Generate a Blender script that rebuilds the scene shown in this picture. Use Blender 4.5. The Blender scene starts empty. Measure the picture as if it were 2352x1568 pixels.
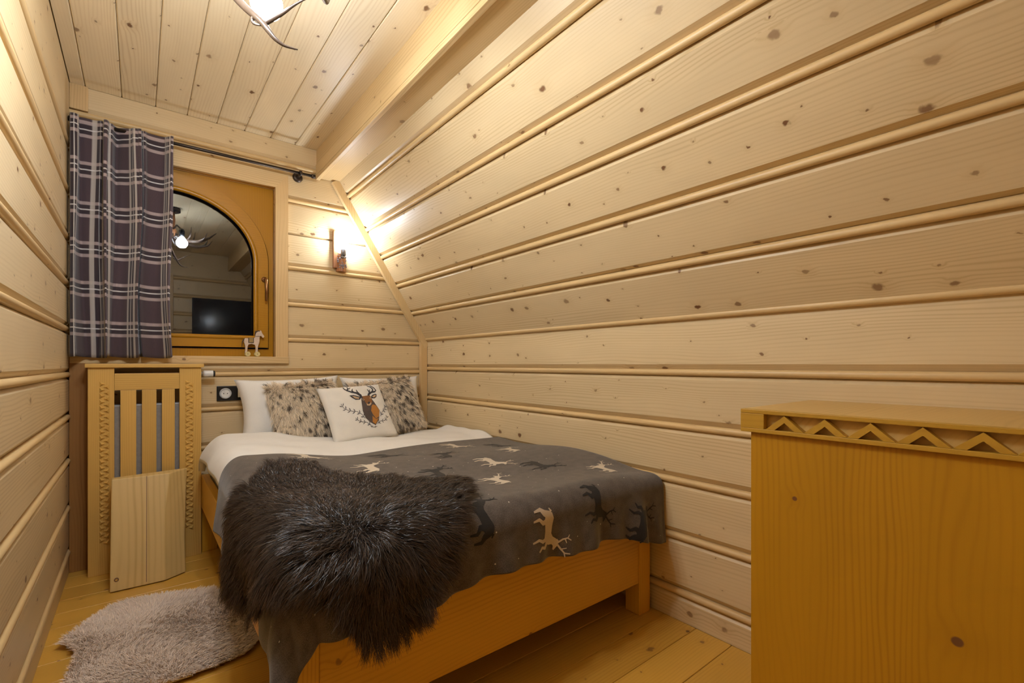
import bpy, bmesh, math, random
import numpy as np
from mathutils import Vector, Matrix

random.seed(7)
rng = np.random.default_rng(11)
PI = math.pi
scene = bpy.context.scene
C = scene.collection

# ------------------------------------------------------------------ camera
F_PX, W_PX, H_PX, HOR = 1077.0, 2352.0, 1568.0, 836.0
YAW = math.radians(38.5)
cam_d = bpy.data.cameras.new('camera')
cam = bpy.data.objects.new('camera', cam_d)
C.objects.link(cam)
cam_d.sensor_fit = 'HORIZONTAL'
cam_d.sensor_width = 36.0
cam_d.lens = 36.0 * F_PX / W_PX
cam_d.shift_y = (HOR - H_PX / 2) / W_PX
cam_d.clip_start = 0.02
cam.location = (0, 0, 1.0)
cam.rotation_euler = (PI / 2, 0, -YAW)
scene.camera = cam

# ------------------------------------------------------------------ world, exposure
world = bpy.data.worlds.new('night')
scene.world = world
world.use_nodes = True
world.node_tree.nodes['Background'].inputs[0].default_value = (0.02, 0.03, 0.06, 1)
world.node_tree.nodes['Background'].inputs[1].default_value = 0.02
scene.view_settings.view_transform = 'Standard'
scene.view_settings.look = 'None'
scene.view_settings.gamma = 1.0
scene.view_settings.exposure = 0.02
scene.view_settings.use_curve_mapping = False
scene.cycles.max_bounces = 6
scene.cycles.diffuse_bounces = 4
scene.cycles.glossy_bounces = 3
scene.cycles.transmission_bounces = 4
scene.cycles.caustics_reflective = False
scene.cycles.caustics_refractive = False
scene.cycles.use_light_tree = False
BULB = 236.0         # emission of the chandelier globes
SCONCE = 135.0      # emission of the wall lamp's bulb
LAMP_COL = (0.79, 0.885, 1.0, 1)

# room: metres, floor z=0
XL, XR, YB, YF = -0.263, 1.65, 3.10, -0.55
ZC = 2.355          # ceiling boards
ZK = 1.175          # knee of the sloping wall
SL0 = Vector((1.64, 0, ZK))
SLU = Vector((-0.62, 0, 0.995)).normalized()
ZS = 2.19           # underside of the beam

# ------------------------------------------------------------------ node helpers
def new_mat(name):
    m = bpy.data.materials.new(name)
    m.use_nodes = True
    nt = m.node_tree
    return m, nt, nt.nodes['Principled BSDF']

class N:
    """tiny wrapper for building math node chains"""
    def __init__(self, nt): self.nt = nt
    def m(self, op, a, b=None, c=None, clamp=False):
        n = self.nt.nodes.new('ShaderNodeMath'); n.operation = op; n.use_clamp = clamp
        for i, v in enumerate((a, b, c)):
            if v is None: continue
            if isinstance(v, (int, float)): n.inputs[i].default_value = v
            else: self.nt.links.new(v, n.inputs[i])
        return n.outputs[0]
    def xyz(self, x, y, z):
        n = self.nt.nodes.new('ShaderNodeCombineXYZ')
        for i, v in enumerate((x, y, z)):
            if isinstance(v, (int, float)): n.inputs[i].default_value = v
            else: self.nt.links.new(v, n.inputs[i])
        return n.outputs[0]
    def sep(self, v):
        n = self.nt.nodes.new('ShaderNodeSeparateXYZ'); self.nt.links.new(v, n.inputs[0])
        return n.outputs
    def noise(self, vec, scale, detail=2, rough=.5, dim='3D'):
        n = self.nt.nodes.new('ShaderNodeTexNoise'); n.noise_dimensions = dim
        n.inputs['Scale'].default_value = scale; n.inputs['Detail'].default_value = detail
        n.inputs['Roughness'].default_value = rough
        self.nt.links.new(vec, n.inputs['Vector'])
        return n.outputs['Fac']
    def smooth(self, v, lo, hi, a=0.0, b=1.0):
        n = self.nt.nodes.new('ShaderNodeMapRange'); n.interpolation_type = 'SMOOTHSTEP'
        self.nt.links.new(v, n.inputs['Value'])
        for k, val in (('From Min', lo), ('From Max', hi), ('To Min', a), ('To Max', b)):
            n.inputs[k].default_value = val
        return n.outputs['Result']
    def mix(self, fac, a, b, blend='MIX'):
        n = self.nt.nodes.new('ShaderNodeMix'); n.data_type = 'RGBA'; n.blend_type = blend
        for i, v in ((0, fac), (6, a), (7, b)):
            if isinstance(v, (int, float)): n.inputs[i].default_value = v
            elif isinstance(v, tuple): n.inputs[i].default_value = (*v, 1) if len(v) == 3 else v
            else: self.nt.links.new(v, n.inputs[i])
        return n.outputs[2]
    def bump(self, h, strength, dist):
        n = self.nt.nodes.new('ShaderNodeBump'); n.inputs['Strength'].default_value = strength
        n.inputs['Distance'].default_value = dist
        self.nt.links.new(h, n.inputs['Height'])
        return n.outputs[0]

def wood(name, axis='X', light=(.70, .51, .27), dark=(.50, .31, .125), knot=(.17, .07, .025),
         density=.34, kx=6.5, ky=9.0, freq=85.0, warp=.10, contrast=.55, rough=.42, explicit=None, kr=1.0, tint=.10, tmix=.8):
    m, nt, bs = new_mat(name)
    n = N(nt)
    tc = nt.nodes.new('ShaderNodeTexCoord')
    s = n.sep(tc.outputs['Object'])
    order = {'X': (0, 1, 2), 'Y': (1, 0, 2), 'Z': (2, 0, 1)}[axis]
    l, w, t = (s[i] for i in order)
    rnd = nt.nodes.new('ShaderNodeObjectInfo').outputs['Random']
    if explicit:
        L, Wd = l, n.m('ADD', w, n.m('MULTIPLY', t, tmix))
        if axis == 'Z': Wd = n.m('ADD', s[1], n.m('MULTIPLY', s[0], .8))
    else:
        L = n.m('ADD', l, n.m('MULTIPLY', rnd, 37.3))
        Wd = n.m('ADD', n.m('ADD', w, n.m('MULTIPLY', t, tmix)), n.m('MULTIPLY', rnd, 11.7))
    # knots
    if explicit:
        core = None; halo = None
        for (kl, kw, r) in explicit:
            d = n.m('SQRT', n.m('ADD', n.m('POWER', n.m('ABSOLUTE', n.m('SUBTRACT', L, kl)), 2),
                                n.m('POWER', n.m('ABSOLUTE', n.m('SUBTRACT', Wd, kw)), 2)))
            d = n.m('DIVIDE', d, r)
            c1 = n.smooth(d, .75, 1.15, 1, 0); h1 = n.smooth(d, .8, 7.0, 1, 0)
            core = c1 if core is None else n.m('MAXIMUM', core, c1)
            halo = h1 if halo is None else n.m('MAXIMUM', halo, h1)
    else:
        v = nt.nodes.new('ShaderNodeTexVoronoi'); v.voronoi_dimensions = '2D'; v.feature = 'F1'
        v.inputs['Scale'].default_value = 1.0
        jx = n.m('MULTIPLY', n.m('SUBTRACT', n.noise(n.xyz(n.m('MULTIPLY', L, 60), n.m('MULTIPLY', Wd, 60), 2.2), 1.0, 2), .5), .016)
        nt.links.new(n.xyz(n.m('MULTIPLY', n.m('ADD', L, jx), kx), n.m('MULTIPLY', n.m('SUBTRACT', Wd, jx), ky), 0), v.inputs['Vector'])
        cs = nt.nodes.new('ShaderNodeSeparateColor'); nt.links.new(v.outputs['Color'], cs.inputs[0])
        keep = n.m('LESS_THAN', cs.outputs[0], density)
        rad = n.m('MULTIPLY_ADD', n.m('POWER', cs.outputs[1], 3), .095 * kr, .030 * kr)
        d = n.m('DIVIDE', v.outputs['Distance'], rad)
        core = n.m('MULTIPLY', n.smooth(d, .55, 1.2, 1, 0), keep)
        core = n.m('MULTIPLY', core, n.m('MULTIPLY_ADD', cs.outputs[2], .45, .55))
        halo = n.m('MULTIPLY', n.smooth(d, .8, 4.0, 1, 0), keep)
    # rings
    n1 = n.noise(n.xyz(n.m('MULTIPLY', L, .9), n.m('MULTIPLY', Wd, 5.0), 0), 1.0, 2, .45)
    wv = n.m('ADD', Wd, n.m('MULTIPLY', n.m('SUBTRACT', n1, .5), warp))
    wv = n.m('ADD', wv, n.m('MULTIPLY', halo, .009))
    n2 = n.noise(n.xyz(n.m('MULTIPLY', L, .25), n.m('MULTIPLY', Wd, 12), 3.1), 1.0, 1)
    ph = n.m('ADD', n.m('MULTIPLY', wv, freq * 2 * PI), n.m('MULTIPLY', n2, 14.0))
    ring = n.m('POWER', n.m('MULTIPLY_ADD', n.m('SINE', ph), .5, .5), 2.6)
    vary = n.smooth(n.noise(n.xyz(n.m('MULTIPLY', L, .7), n.m('MULTIPLY', Wd, 9), 7.7), 1.0, 2), .35, .68, .25, 1.0)
    fib = n.noise(n.xyz(n.m('MULTIPLY', L, 9), n.m('MULTIPLY', Wd, 420), n.m('MULTIPLY', t, 40)), 1.0, 2, .6)
    g = n.m('MULTIPLY', n.m('MULTIPLY', ring, vary), contrast)
    g = n.m('ADD', g, n.m('MULTIPLY', n.m('SUBTRACT', fib, .5), .45 * contrast), clamp=True)
    blot = n.noise(n.xyz(n.m('MULTIPLY', L, 2.2), n.m('MULTIPLY', Wd, 8), 1.7), 1.0, 3, .55)
    col = n.mix(g, light, dark)
    val = n.m('ADD', n.m('MULTIPLY_ADD', rnd, tint, 1 - tint / 2), n.m('MULTIPLY', n.m('SUBTRACT', blot, .5), .22))
    hs = nt.nodes.new('ShaderNodeHueSaturation')
    nt.links.new(col, hs.inputs['Color']); nt.links.new(val, hs.inputs['Value'])
    col = n.mix(n.m('MULTIPLY', halo, .22), hs.outputs[0], dark)
    col = n.mix(core, col, knot)
    nt.links.new(col, bs.inputs['Base Color'])
    bs.inputs['Roughness'].default_value = rough
    bs.inputs['Specular IOR Level'].default_value = .42
    return m

def plain(name, col, rough=.5, metal=0.0, spec=.5, sheen=0.0):
    m, nt, bs = new_mat(name)
    bs.inputs['Base Color'].default_value = (*col, 1)
    bs.inputs['Roughness'].default_value = rough
    bs.inputs['Metallic'].default_value = metal
    bs.inputs['Specular IOR Level'].default_value = spec
    if sheen:
        bs.inputs['Sheen Weight'].default_value = sheen
    # very slight mottling so nothing is perfectly flat
    n = N(nt)
    tc = nt.nodes.new('ShaderNodeTexCoord')
    f = n.noise(tc.outputs['Object'], 60, 3)
    c = n.mix(n.smooth(f, .3, .7, 0, 1), tuple(x * .93 for x in col), tuple(min(1, x * 1.06) for x in col))
    nt.links.new(c, bs.inputs['Base Color'])
    return m

def emit(name, col, strength):
    m = bpy.data.materials.new(name); m.use_nodes = True
    nt = m.node_tree; nt.nodes.clear()
    e = nt.nodes.new('ShaderNodeEmission'); o = nt.nodes.new('ShaderNodeOutputMaterial')
    e.inputs[0].default_value = col; e.inputs[1].default_value = strength
    nt.links.new(e.outputs[0], o.inputs[0])
    return m

def fabric(name, col, scale=900, rough=.9, amp=.12, bump=.25, sheen=.2):
    m, nt, bs = new_mat(name)
    n = N(nt); tc = nt.nodes.new('ShaderNodeTexCoord')
    f = n.noise(tc.outputs['Object'], scale, 2)
    f2 = n.noise(tc.outputs['Object'], 14, 3)
    k = n.m('ADD', n.m('MULTIPLY', f, .7), n.m('MULTIPLY', f2, .3))
    c = n.mix(n.smooth(k, .35, .65), tuple(x * (1 - amp) for x in col), tuple(min(1, x * (1 + amp)) for x in col))
    nt.links.new(c, bs.inputs['Base Color'])
    bs.inputs['Roughness'].default_value = rough
    bs.inputs['Sheen Weight'].default_value = sheen
    bs.inputs['Specular IOR Level'].default_value = .2
    nt.links.new(n.bump(f, bump, .001), bs.inputs['Normal'])
    return m

M = {}
KN1, KN2 = (.168, .479), (.447, .685)   # dresser knots (y, z)
PL = (.70, .535, .312); PD = (.505, .34, .15)
M['plank'] = wood('pine_plank', 'X', PL, PD, density=.62, kx=7.5, ky=11)
M['bead'] = wood('pine_bead', 'X', (.70, .49, .235), (.55, .345, .14), density=.12, kx=3, ky=20, contrast=.5)
M['ceil'] = wood('pine_ceiling', 'X', (.84, .69, .46), (.64, .46, .24), density=.5, kx=7, ky=11, contrast=.5)
M['floor'] = wood('pine_floor', 'X', (.68, .375, .062), (.49, .235, .030), density=.5, kx=6, ky=9, rough=.3, tint=.2)
M['trim_x'] = wood('pine_trim_x', 'X', (.68, .48, .24), (.52, .33, .14), density=.15)
M['trim_y'] = wood('pine_trim_y', 'Y', (.68, .49, .25), (.50, .32, .135), density=.2)
M['trim_z'] = wood('pine_trim_z', 'Z', (.66, .45, .215), (.50, .31, .125), density=.12)
M['post'] = wood('pine_post_shaded', 'Z', (.34, .16, .045), (.22, .09, .02), density=.25, kx=4, ky=6)  # reddish pine, corner shade painted into the colour
M['oak_x'] = wood('oak_x', 'X', (.66, .40, .105), (.51, .27, .055), density=.0, freq=120, warp=.05)
M['oak_z'] = wood('oak_z', 'Z', (.66, .40, .105), (.51, .27, .055), density=.0, freq=120, warp=.05)
M['win_x'] = wood('window_wood_x', 'X', (.44, .20, .008), (.33, .135, .005), density=0, contrast=.35, rough=.3)
M['win_z'] = wood('window_wood_z', 'Z', (.44, .20, .008), (.33, .135, .005), density=0, contrast=.35, rough=.3)
M['bed_x'] = wood('bed_wood_x', 'X', (.74, .41, .045), (.52, .25, .018), density=.28, kx=3.5, ky=6)
M['bed_y'] = wood('bed_wood_y', 'Y', (.74, .41, .045), (.52, .25, .018), density=.2, kx=3.5, ky=6)
M['bed_z'] = wood('bed_wood_z', 'Z', (.74, .41, .045), (.54, .26, .02), density=.05)
M['slab'] = wood('slab_wood', 'Z', (.64, .44, .17), (.46, .28, .08), density=.0, freq=45, warp=.10, contrast=.6, tmix=0.0)
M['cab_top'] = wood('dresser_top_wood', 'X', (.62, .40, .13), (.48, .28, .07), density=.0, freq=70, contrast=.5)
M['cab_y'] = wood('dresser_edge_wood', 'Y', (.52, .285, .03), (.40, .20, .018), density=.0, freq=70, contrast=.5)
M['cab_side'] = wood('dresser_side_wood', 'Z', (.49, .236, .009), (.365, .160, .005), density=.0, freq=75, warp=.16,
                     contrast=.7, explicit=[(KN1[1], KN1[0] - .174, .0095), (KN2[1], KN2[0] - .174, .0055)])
M['metal_dark'] = plain('bronze_metal', (.06, .045, .035), .4, .8)
M['handle'] = plain('bronze_handle', (.30, .15, .06), .3, .9)
M['white_cloth'] = fabric('white_linen', (.80, .76, .71), 700, amp=.04, bump=.12)
M['sheet'] = fabric('cream_sheet', (.74, .66, .52), 700, amp=.05, bump=.1)
M['deer_cloth'] = fabric('off_white_canvas', (.74, .69, .62), 1200, amp=.07, bump=.25)
M['print_light'] = fabric('cream_wool_print', (.60, .50, .38), 900, amp=.1)
M['print_dark'] = fabric('black_wool_print', (.020, .017, .015), 900, amp=.2)
M['ink'] = plain('ink_black', (.035, .03, .035), .8)
M['ink_brown'] = plain('ink_brown', (.24, .10, .03), .85)
M['ink_orange'] = plain('ink_orange', (.42, .17, .03), .85)
M['ink_grey'] = plain('ink_grey_brown', (.085, .06, .05), .85)
M['ink_tan'] = plain('ink_tan', (.50, .34, .20), .85)
M['hide'] = plain('dark_hide', (.02, .013, .010), .9)
M['cream_hide'] = plain('cream_hide', (.70, .60, .50), .9)
M['plastic_black'] = plain('black_plastic', (.012, .012, .014), .25)
M['plastic_white'] = plain('white_plastic', (.75, .73, .70), .35)
M['plastic_grey'] = plain('grey_plastic', (.50, .49, .48), .4)
M['radiator'] = plain('radiator_enamel', (.36, .32, .275), .35)
M['screen'] = plain('tv_screen', (.004, .004, .005), .12)
M['antler'] = plain('antler_bone', (.075, .048, .032), .3)
M['bark'] = wood('sconce_wood', 'Z', (.36, .15, .06), (.20, .07, .03), density=.0, freq=40)
M['socket_metal'] = plain('lamp_socket_grey', (.35, .34, .36), .35, .6)
M['horse'] = plain('horse_wood', (.62, .47, .36), .6)
M['horse_wheel'] = plain('horse_wheel_wood', (.66, .52, .22), .6)
M['dark_cord'] = plain('dark_cord', (.07, .045, .03), .8)
M['saddle'] = plain('saddle_paint', (.30, .20, .07), .7)
M['stone'] = plain('stone_chips', (.25, .22, .24), .5)
M['bulb'] = emit('globe_glow', LAMP_COL, BULB)
M['sbulb'] = emit('sconce_bulb_glow', LAMP_COL, SCONCE)
M['bead_peg'] = plain('peg', (.2, .1, .05), .6)

def fur_mat(name, rough=.45, spec=.5):
    m, nt, bs = new_mat(name)
    a = nt.nodes.new('ShaderNodeVertexColor'); a.layer_name = 'col'
    nt.links.new(a.outputs[0], bs.inputs['Base Color'])
    bs.inputs['Roughness'].default_value = rough
    bs.inputs['Specular IOR Level'].default_value = spec
    return m
M['fur_dark'] = fur_mat('fur_dark', .34, .42)
M['fur_rug'] = fur_mat('fur_rug', .8, .15)
M['fur_spot'] = fur_mat('fur_spotted', .6, .3)

def glass_mat():
    m, nt, bs = new_mat('window_glass')
    bs.inputs['Base Color'].default_value = (.9, .95, 1, 1)
    bs.inputs['Transmission Weight'].default_value = 1.0
    bs.inputs['Roughness'].default_value = 0.0
    bs.inputs['IOR'].default_value = 1.95
    return m
M['glass'] = glass_mat()

def plaid_mat():
    m, nt, bs = new_mat('plaid_wool')
    n = N(nt)
    uv = nt.nodes.new('ShaderNodeUVMap'); uv.uv_map = 'cloth'
    s = n.sep(uv.outputs[0])
    def bands(c, pitch, off):
        t = n.m('MULTIPLY', n.m('FRACT', n.m('DIVIDE', n.m('ADD', c, off), pitch)), pitch)
        def pulse(c0, hw):
            return n.smooth(n.m('ABSOLUTE', n.m('SUBTRACT', t, c0)), hw * .75, hw * 1.25, 1, 0)
        thick = n.m('MAXIMUM', pulse(.040, .0078), pulse(.100, .0078))
        thin = pulse(.070, .0030)
        zone = pulse(.070, .034)
        return thick, thin, zone
    hk, hn, hz = bands(s[1], .190, .02)
    vk, vn, vz = bands(s[0], .200, .045)
    fib = n.noise(n.xyz(n.m('MULTIPLY', s[0], 900), n.m('MULTIPLY', s[1], 900), 0), 1, 2)
    base = n.mix(n.smooth(fib, .3, .7), (.052, .034, .038), (.120, .080, .092))
    zone = n.m('MAXIMUM', n.m('MULTIPLY', hz, .55), n.m('MULTIPLY', vz, .6))
    c = n.mix(zone, base, (.032, .025, .028))
    fk = n.smooth(fib, .3, .62, .55, .95)
    c = n.mix(n.m('MULTIPLY', hk, fk), c, (.50, .39, .37))
    c = n.mix(n.m('MULTIPLY', vk, fk), c, (.56, .50, .45))
    c = n.mix(n.m('MULTIPLY', hn, .85), c, (.72, .68, .66))
    c = n.mix(n.m('MULTIPLY', vn, .8), c, (.72, .69, .65))
    nt.links.new(c, bs.inputs['Base Color'])
    bs.inputs['Roughness'].default_value = .9
    bs.inputs['Sheen Weight'].default_value = .25
    bs.inputs['Specular IOR Level'].default_value = .15
    nt.links.new(n.bump(fib, .3, .001), bs.inputs['Normal'])
    return m
M['plaid'] = plaid_mat()

def blanket_mat():
    m, nt, bs = new_mat('grey_wool_blanket')
    n = N(nt)
    uv = nt.nodes.new('ShaderNodeUVMap'); uv.uv_map = 'cloth'
    s = n.sep(uv.outputs[0])
    v3 = n.xyz(s[0], s[1], 0)
    f = n.noise(v3, 420, 3, .7)
    f2 = n.noise(v3, 30, 3)
    c = n.mix(n.smooth(n.m('ADD', n.m('MULTIPLY', f, .75), n.m('MULTIPLY', f2, .25)), .36, .64), (.055, .044, .037), (.148, .119, .100))
    vo = nt.nodes.new('ShaderNodeTexVoronoi'); vo.voronoi_dimensions = '2D'; vo.inputs['Scale'].default_value = 13.0
    nt.links.new(v3, vo.inputs['Vector'])
    cs = nt.nodes.new('ShaderNodeSeparateColor'); nt.links.new(vo.outputs['Color'], cs.inputs[0])
    dots = n.m('MULTIPLY', n.m('LESS_THAN', vo.outputs['Distance'], n.m('MULTIPLY_ADD', cs.outputs[1], .028, .012)), n.m('LESS_THAN', cs.outputs[0], .5))
    c = n.mix(dots, c, (.60, .55, .48))
    nt.links.new(c, bs.inputs['Base Color'])
    bs.inputs['Roughness'].default_value = .92
    bs.inputs['Sheen Weight'].default_value = .3
    bs.inputs['Specular IOR Level'].default_value = .15
    nt.links.new(n.bump(f, .35, .0015), bs.inputs['Normal'])
    return m
M['blanket'] = blanket_mat()

# ------------------------------------------------------------------ object helpers
def world_loc(o):
    v = Vector((0, 0, 0))
    while o is not None:
        v += Vector(o.location); o = o.parent
    return v

def tag(o, label=None, cat=None, group=None, kind=None):
    if label: o['label'] = label
    if cat: o['category'] = cat
    if group: o['group'] = group
    if kind: o['kind'] = kind
    return o

def thing(name, loc, label=None, cat=None, group=None, kind=None):
    o = bpy.data.objects.new(name, None)
    o.empty_display_size = .05
    o.location = loc
    C.objects.link(o)
    return tag(o, label, cat, group, kind)

def link(name, me, mat, parent=None, loc=(0, 0, 0)):
    """mesh in world axes, origin at loc (world); parents carry translations only"""
    o = bpy.data.objects.new(name, me)
    if mat is not None and not me.materials: me.materials.append(mat)
    C.objects.link(o)
    if parent is not None:
        o.parent = parent
        o.location = Vector(loc) - world_loc(parent)
    else:
        o.location = loc
    return o

class MB:
    def __init__(self): self.v = []; self.f = []; self.smooth = []
    def add(self, verts, faces, smooth=False):
        b = len(self.v)
        self.v += [tuple(p) for p in verts]
        self.f += [tuple(b + i for i in q) for q in faces]
        self.smooth += [smooth] * len(faces)
        return self
    def box(self, x0, x1, y0, y1, z0, z1, bev=0.0):
        if bev <= 0:
            v = [(x, y, z) for x in (x0, x1) for y in (y0, y1) for z in (z0, z1)]
            return self.add(v, [(0, 1, 3, 2), (4, 6, 7, 5), (0, 4, 5, 1), (2, 3, 7, 6), (0, 2, 6, 4), (1, 5, 7, 3)])
        bm = bmesh.new(); bmesh.ops.create_cube(bm, size=1)
        for p in bm.verts:
            p.co = Vector(((x0 + x1) / 2 + p.co.x * (x1 - x0), (y0 + y1) / 2 + p.co.y * (y1 - y0), (z0 + z1) / 2 + p.co.z * (z1 - z0)))
        bmesh.ops.bevel(bm, geom=bm.edges[:] + bm.verts[:], offset=bev, segments=2, profile=.6, affect='EDGES')
        return self.bm(bm)
    def bm(self, bm, smooth=False):
        bm.verts.index_update()
        self.add([p.co for p in bm.verts], [[p.index for p in f.verts] for f in bm.faces], smooth)
        bm.free(); return self
    def prism(self, poly, fn, d0, d1):
        """extrude 2d polygon: fn(u, v, d) -> xyz"""
        k = len(poly)
        self.add([fn(u, v, d0) for u, v in poly] + [fn(u, v, d1) for u, v in poly],
                 [tuple(range(k))[::-1], tuple(range(k, 2 * k))] + [(i, (i + 1) % k, k + (i + 1) % k, k + i) for i in range(k)])
        return self
    def tube(self, pts, rad, seg=8, caps=True, smooth=True):
        pts = [Vector(p) for p in pts]; k = len(pts)
        if not hasattr(rad, '__len__'): rad = [rad] * k
        vs = []; up = Vector((0.13, .27, .95)).normalized(); prev = None
        for i, p in enumerate(pts):
            t = (pts[min(i + 1, k - 1)] - pts[max(i - 1, 0)]).normalized()
            if prev is None:
                a = t.cross(up if abs(t.dot(up)) < .95 else Vector((1, 0, 0))).normalized()
            else:
                a = (prev - t * prev.dot(t)).normalized()
            prev = a; b = t.cross(a)
            for j in range(seg):
                th = 2 * PI * j / seg
                vs.append(p + (a * math.cos(th) + b * math.sin(th)) * rad[i])
        fs = [(i * seg + j, i * seg + (j + 1) % seg, (i + 1) * seg + (j + 1) % seg, (i + 1) * seg + j) for i in range(k - 1) for j in range(seg)]
        self.add(vs, fs, smooth)
        if caps:
            b = len(self.v) - len(vs)
            self.f.append(tuple(b + j for j in range(seg))[::-1]); self.smooth.append(False)
            self.f.append(tuple(b + (k - 1) * seg + j for j in range(seg))); self.smooth.append(False)
        return self
    def lathe(self, prof, c, axis='Z', seg=20, smooth=True):
        vs = []
        for (r, h) in prof:
            for j in range(seg):
                th = 2 * PI * j / seg; a, b = r * math.cos(th), r * math.sin(th)
                q = {'Z': (a, b, h), 'Y': (a, h, b), 'X': (h, a, b)}[axis]
                vs.append((c[0] + q[0], c[1] + q[1], c[2] + q[2]))
        k = len(prof)
        fs = [(i * seg + j, i * seg + (j + 1) % seg, (i + 1) * seg + (j + 1) % seg, (i + 1) * seg + j) for i in range(k - 1) for j in range(seg)]
        b = len(self.v)
        self.add(vs, fs, smooth)
        self.f.append(tuple(b + j for j in range(seg))[::-1]); self.smooth.append(False)
        self.f.append(tuple(b + (k - 1) * seg + j for j in range(seg))); self.smooth.append(False)
        return self
    def mesh(self, name, origin=(0, 0, 0)):
        me = bpy.data.meshes.new(name)
        ox, oy, oz = origin
        me.from_pydata([(x - ox, y - oy, z - oz) for x, y, z in self.v], [], self.f)
        me.polygons.foreach_set('use_smooth', self.smooth)
        bm = bmesh.new(); bm.from_mesh(me)
        bmesh.ops.recalc_face_normals(bm, faces=bm.faces[:])
        bm.to_mesh(me); bm.free()
        return me
    def build(self, name, mat, parent=None, origin=None):
        if origin is None:
            origin = world_loc(parent) if parent is not None else (0, 0, 0)
        return link(name, self.mesh(name, origin), mat, parent, origin)

def box(name, mat, parent, x0, x1, y0, y1, z0, z1, bev=.002):
    c = ((x0 + x1) / 2, (y0 + y1) / 2, (z0 + z1) / 2)
    return MB().box(x0, x1, y0, y1, z0, z1, bev).build(name, mat, parent, c)

def big_mesh(name, verts, quads_n, faces, cols=None, smooth=True):
    """fast mesh from numpy arrays; faces (n,k)"""
    me = bpy.data.meshes.new(name)
    nv, nf, k = len(verts), len(faces), faces.shape[1]
    me.vertices.add(nv); me.vertices.foreach_set('co', verts.astype(np.float32).ravel())
    me.loops.add(nf * k); me.loops.foreach_set('vertex_index', faces.astype(np.int32).ravel())
    me.polygons.add(nf)
    me.polygons.foreach_set('loop_start', np.arange(0, nf * k, k, dtype=np.int32))
    me.polygons.foreach_set('use_smooth', np.full(nf, smooth))
    if cols is not None:
        a = me.color_attributes.new('col', 'FLOAT_COLOR', 'POINT')
        a.data.foreach_set('color', np.concatenate([cols, np.ones((nv, 1))], 1).astype(np.float32).ravel())
    me.update(calc_edges=True); me.validate()
    return me

# ------------------------------------------------------------------ planked walls
def frame_matrix(ex, ey, ez, o):
    m = Matrix.Identity(4)
    for i, e in enumerate((ex, ey, ez)):
        for r in range(3): m[r][i] = e[r]
    for r in range(3): m[r][3] = o[r]
    return m

_pm = {}
def plank_mesh(L, w, c0, c1, depth=.028, ch=.015, lo=.0125, hi=.0125):
    """board of length L along x, width w along y; chamfers c0 (low edge), c1 (high edge); front at z=0"""
    key = (round(L, 4), round(w, 4), c0, c1, depth, ch)
    if key in _pm: return _pm[key]
    prof = [(0, -depth), (0, -ch), (c0, 0), (w - c1, 0), (w, -ch), (w, -depth)]
    mb = MB().prism(prof, lambda u, v, d: (d, u, v), 0, L)
    me = mb.mesh('plank'); _pm[key] = me
    return me

def bead_mesh(L, r=.0125):
    key = ('bead', round(L, 4), r)
    if key in _pm: return _pm[key]
    seg = 9
    prof = [(math.cos(PI * i / seg) * r, math.sin(PI * i / seg) * r - .006) for i in range(seg + 1)]
    prof += [(-r, -.026), (r, -.026)]
    vs = [(0, u, v) for u, v in prof] + [(L, u, v) for u, v in prof]
    k = len(prof)
    mb = MB()
    mb.add(vs, [(i, (i + 1) % k, k + (i + 1) % k, k + i) for i in range(k)], True)
    mb.add(vs, [tuple(range(k))[::-1], tuple(range(k, 2 * k))])
    me = mb.mesh('bead')
    _pm[key] = me
    return me

def place(name, me, mat, parent, mtx):
    o = bpy.data.objects.new(name, me)
    if not me.materials: me.materials.append(mat)
    C.objects.link(o); o.parent = parent; o.matrix_local = mtx
    return o

GAP = .0125
def planked(parent, ex, ey, ez, origin, lo, hi, joints, L, skip=(), flush=()):
    """joints: bead centres along ey; lo/hi ends of the wall along ey. origin at ex=0, ey=0, plane surface"""
    ex, ey, ez, o = (Vector(q) for q in (ex, ey, ez, origin))
    edges = [lo] + list(joints) + [hi]
    for i in range(len(edges) - 1):
        a, b = edges[i], edges[i + 1]
        la = 0 if i == 0 else (.0015 if a in flush else GAP)
        lb = 0 if i == len(edges) - 2 else (.0015 if b in flush else GAP)
        ca = .001 if i == 0 else (.004 if a in flush else .019)
        cb = .001 if i == len(edges) - 2 else (.004 if b in flush else .016)
        me = plank_mesh(L, b - a - la - lb, ca, cb)
        place('plank', me, M['plank'], parent, frame_matrix(ex, ey, ez, o + ey * (a + la)))
    for j in joints:
        if j in flush: continue
        place('bead', bead_mesh(L), M['bead'], parent, frame_matrix(ex, ey, ez, o + ey * j))

def slab(name, x0, x1, y0, y1, z0, z1, mat=None):
    o = MB().box(x0, x1, y0, y1, z0, z1).build(name, mat or M['trim_x'])
    return tag(o, kind='structure')

LEN = YB - YF
# right knee wall
wr = slab('wall_right', XR + .028, XR + .06, YF - .1, YB + .1, -.06, ZK + .03)
planked(wr, (0, -1, 0), (0, 0, 1), (-1, 0, 0), (XR, YB, 0), 0, ZK - .004, [.110, .326, .544, .757, .968], LEN)
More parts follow.
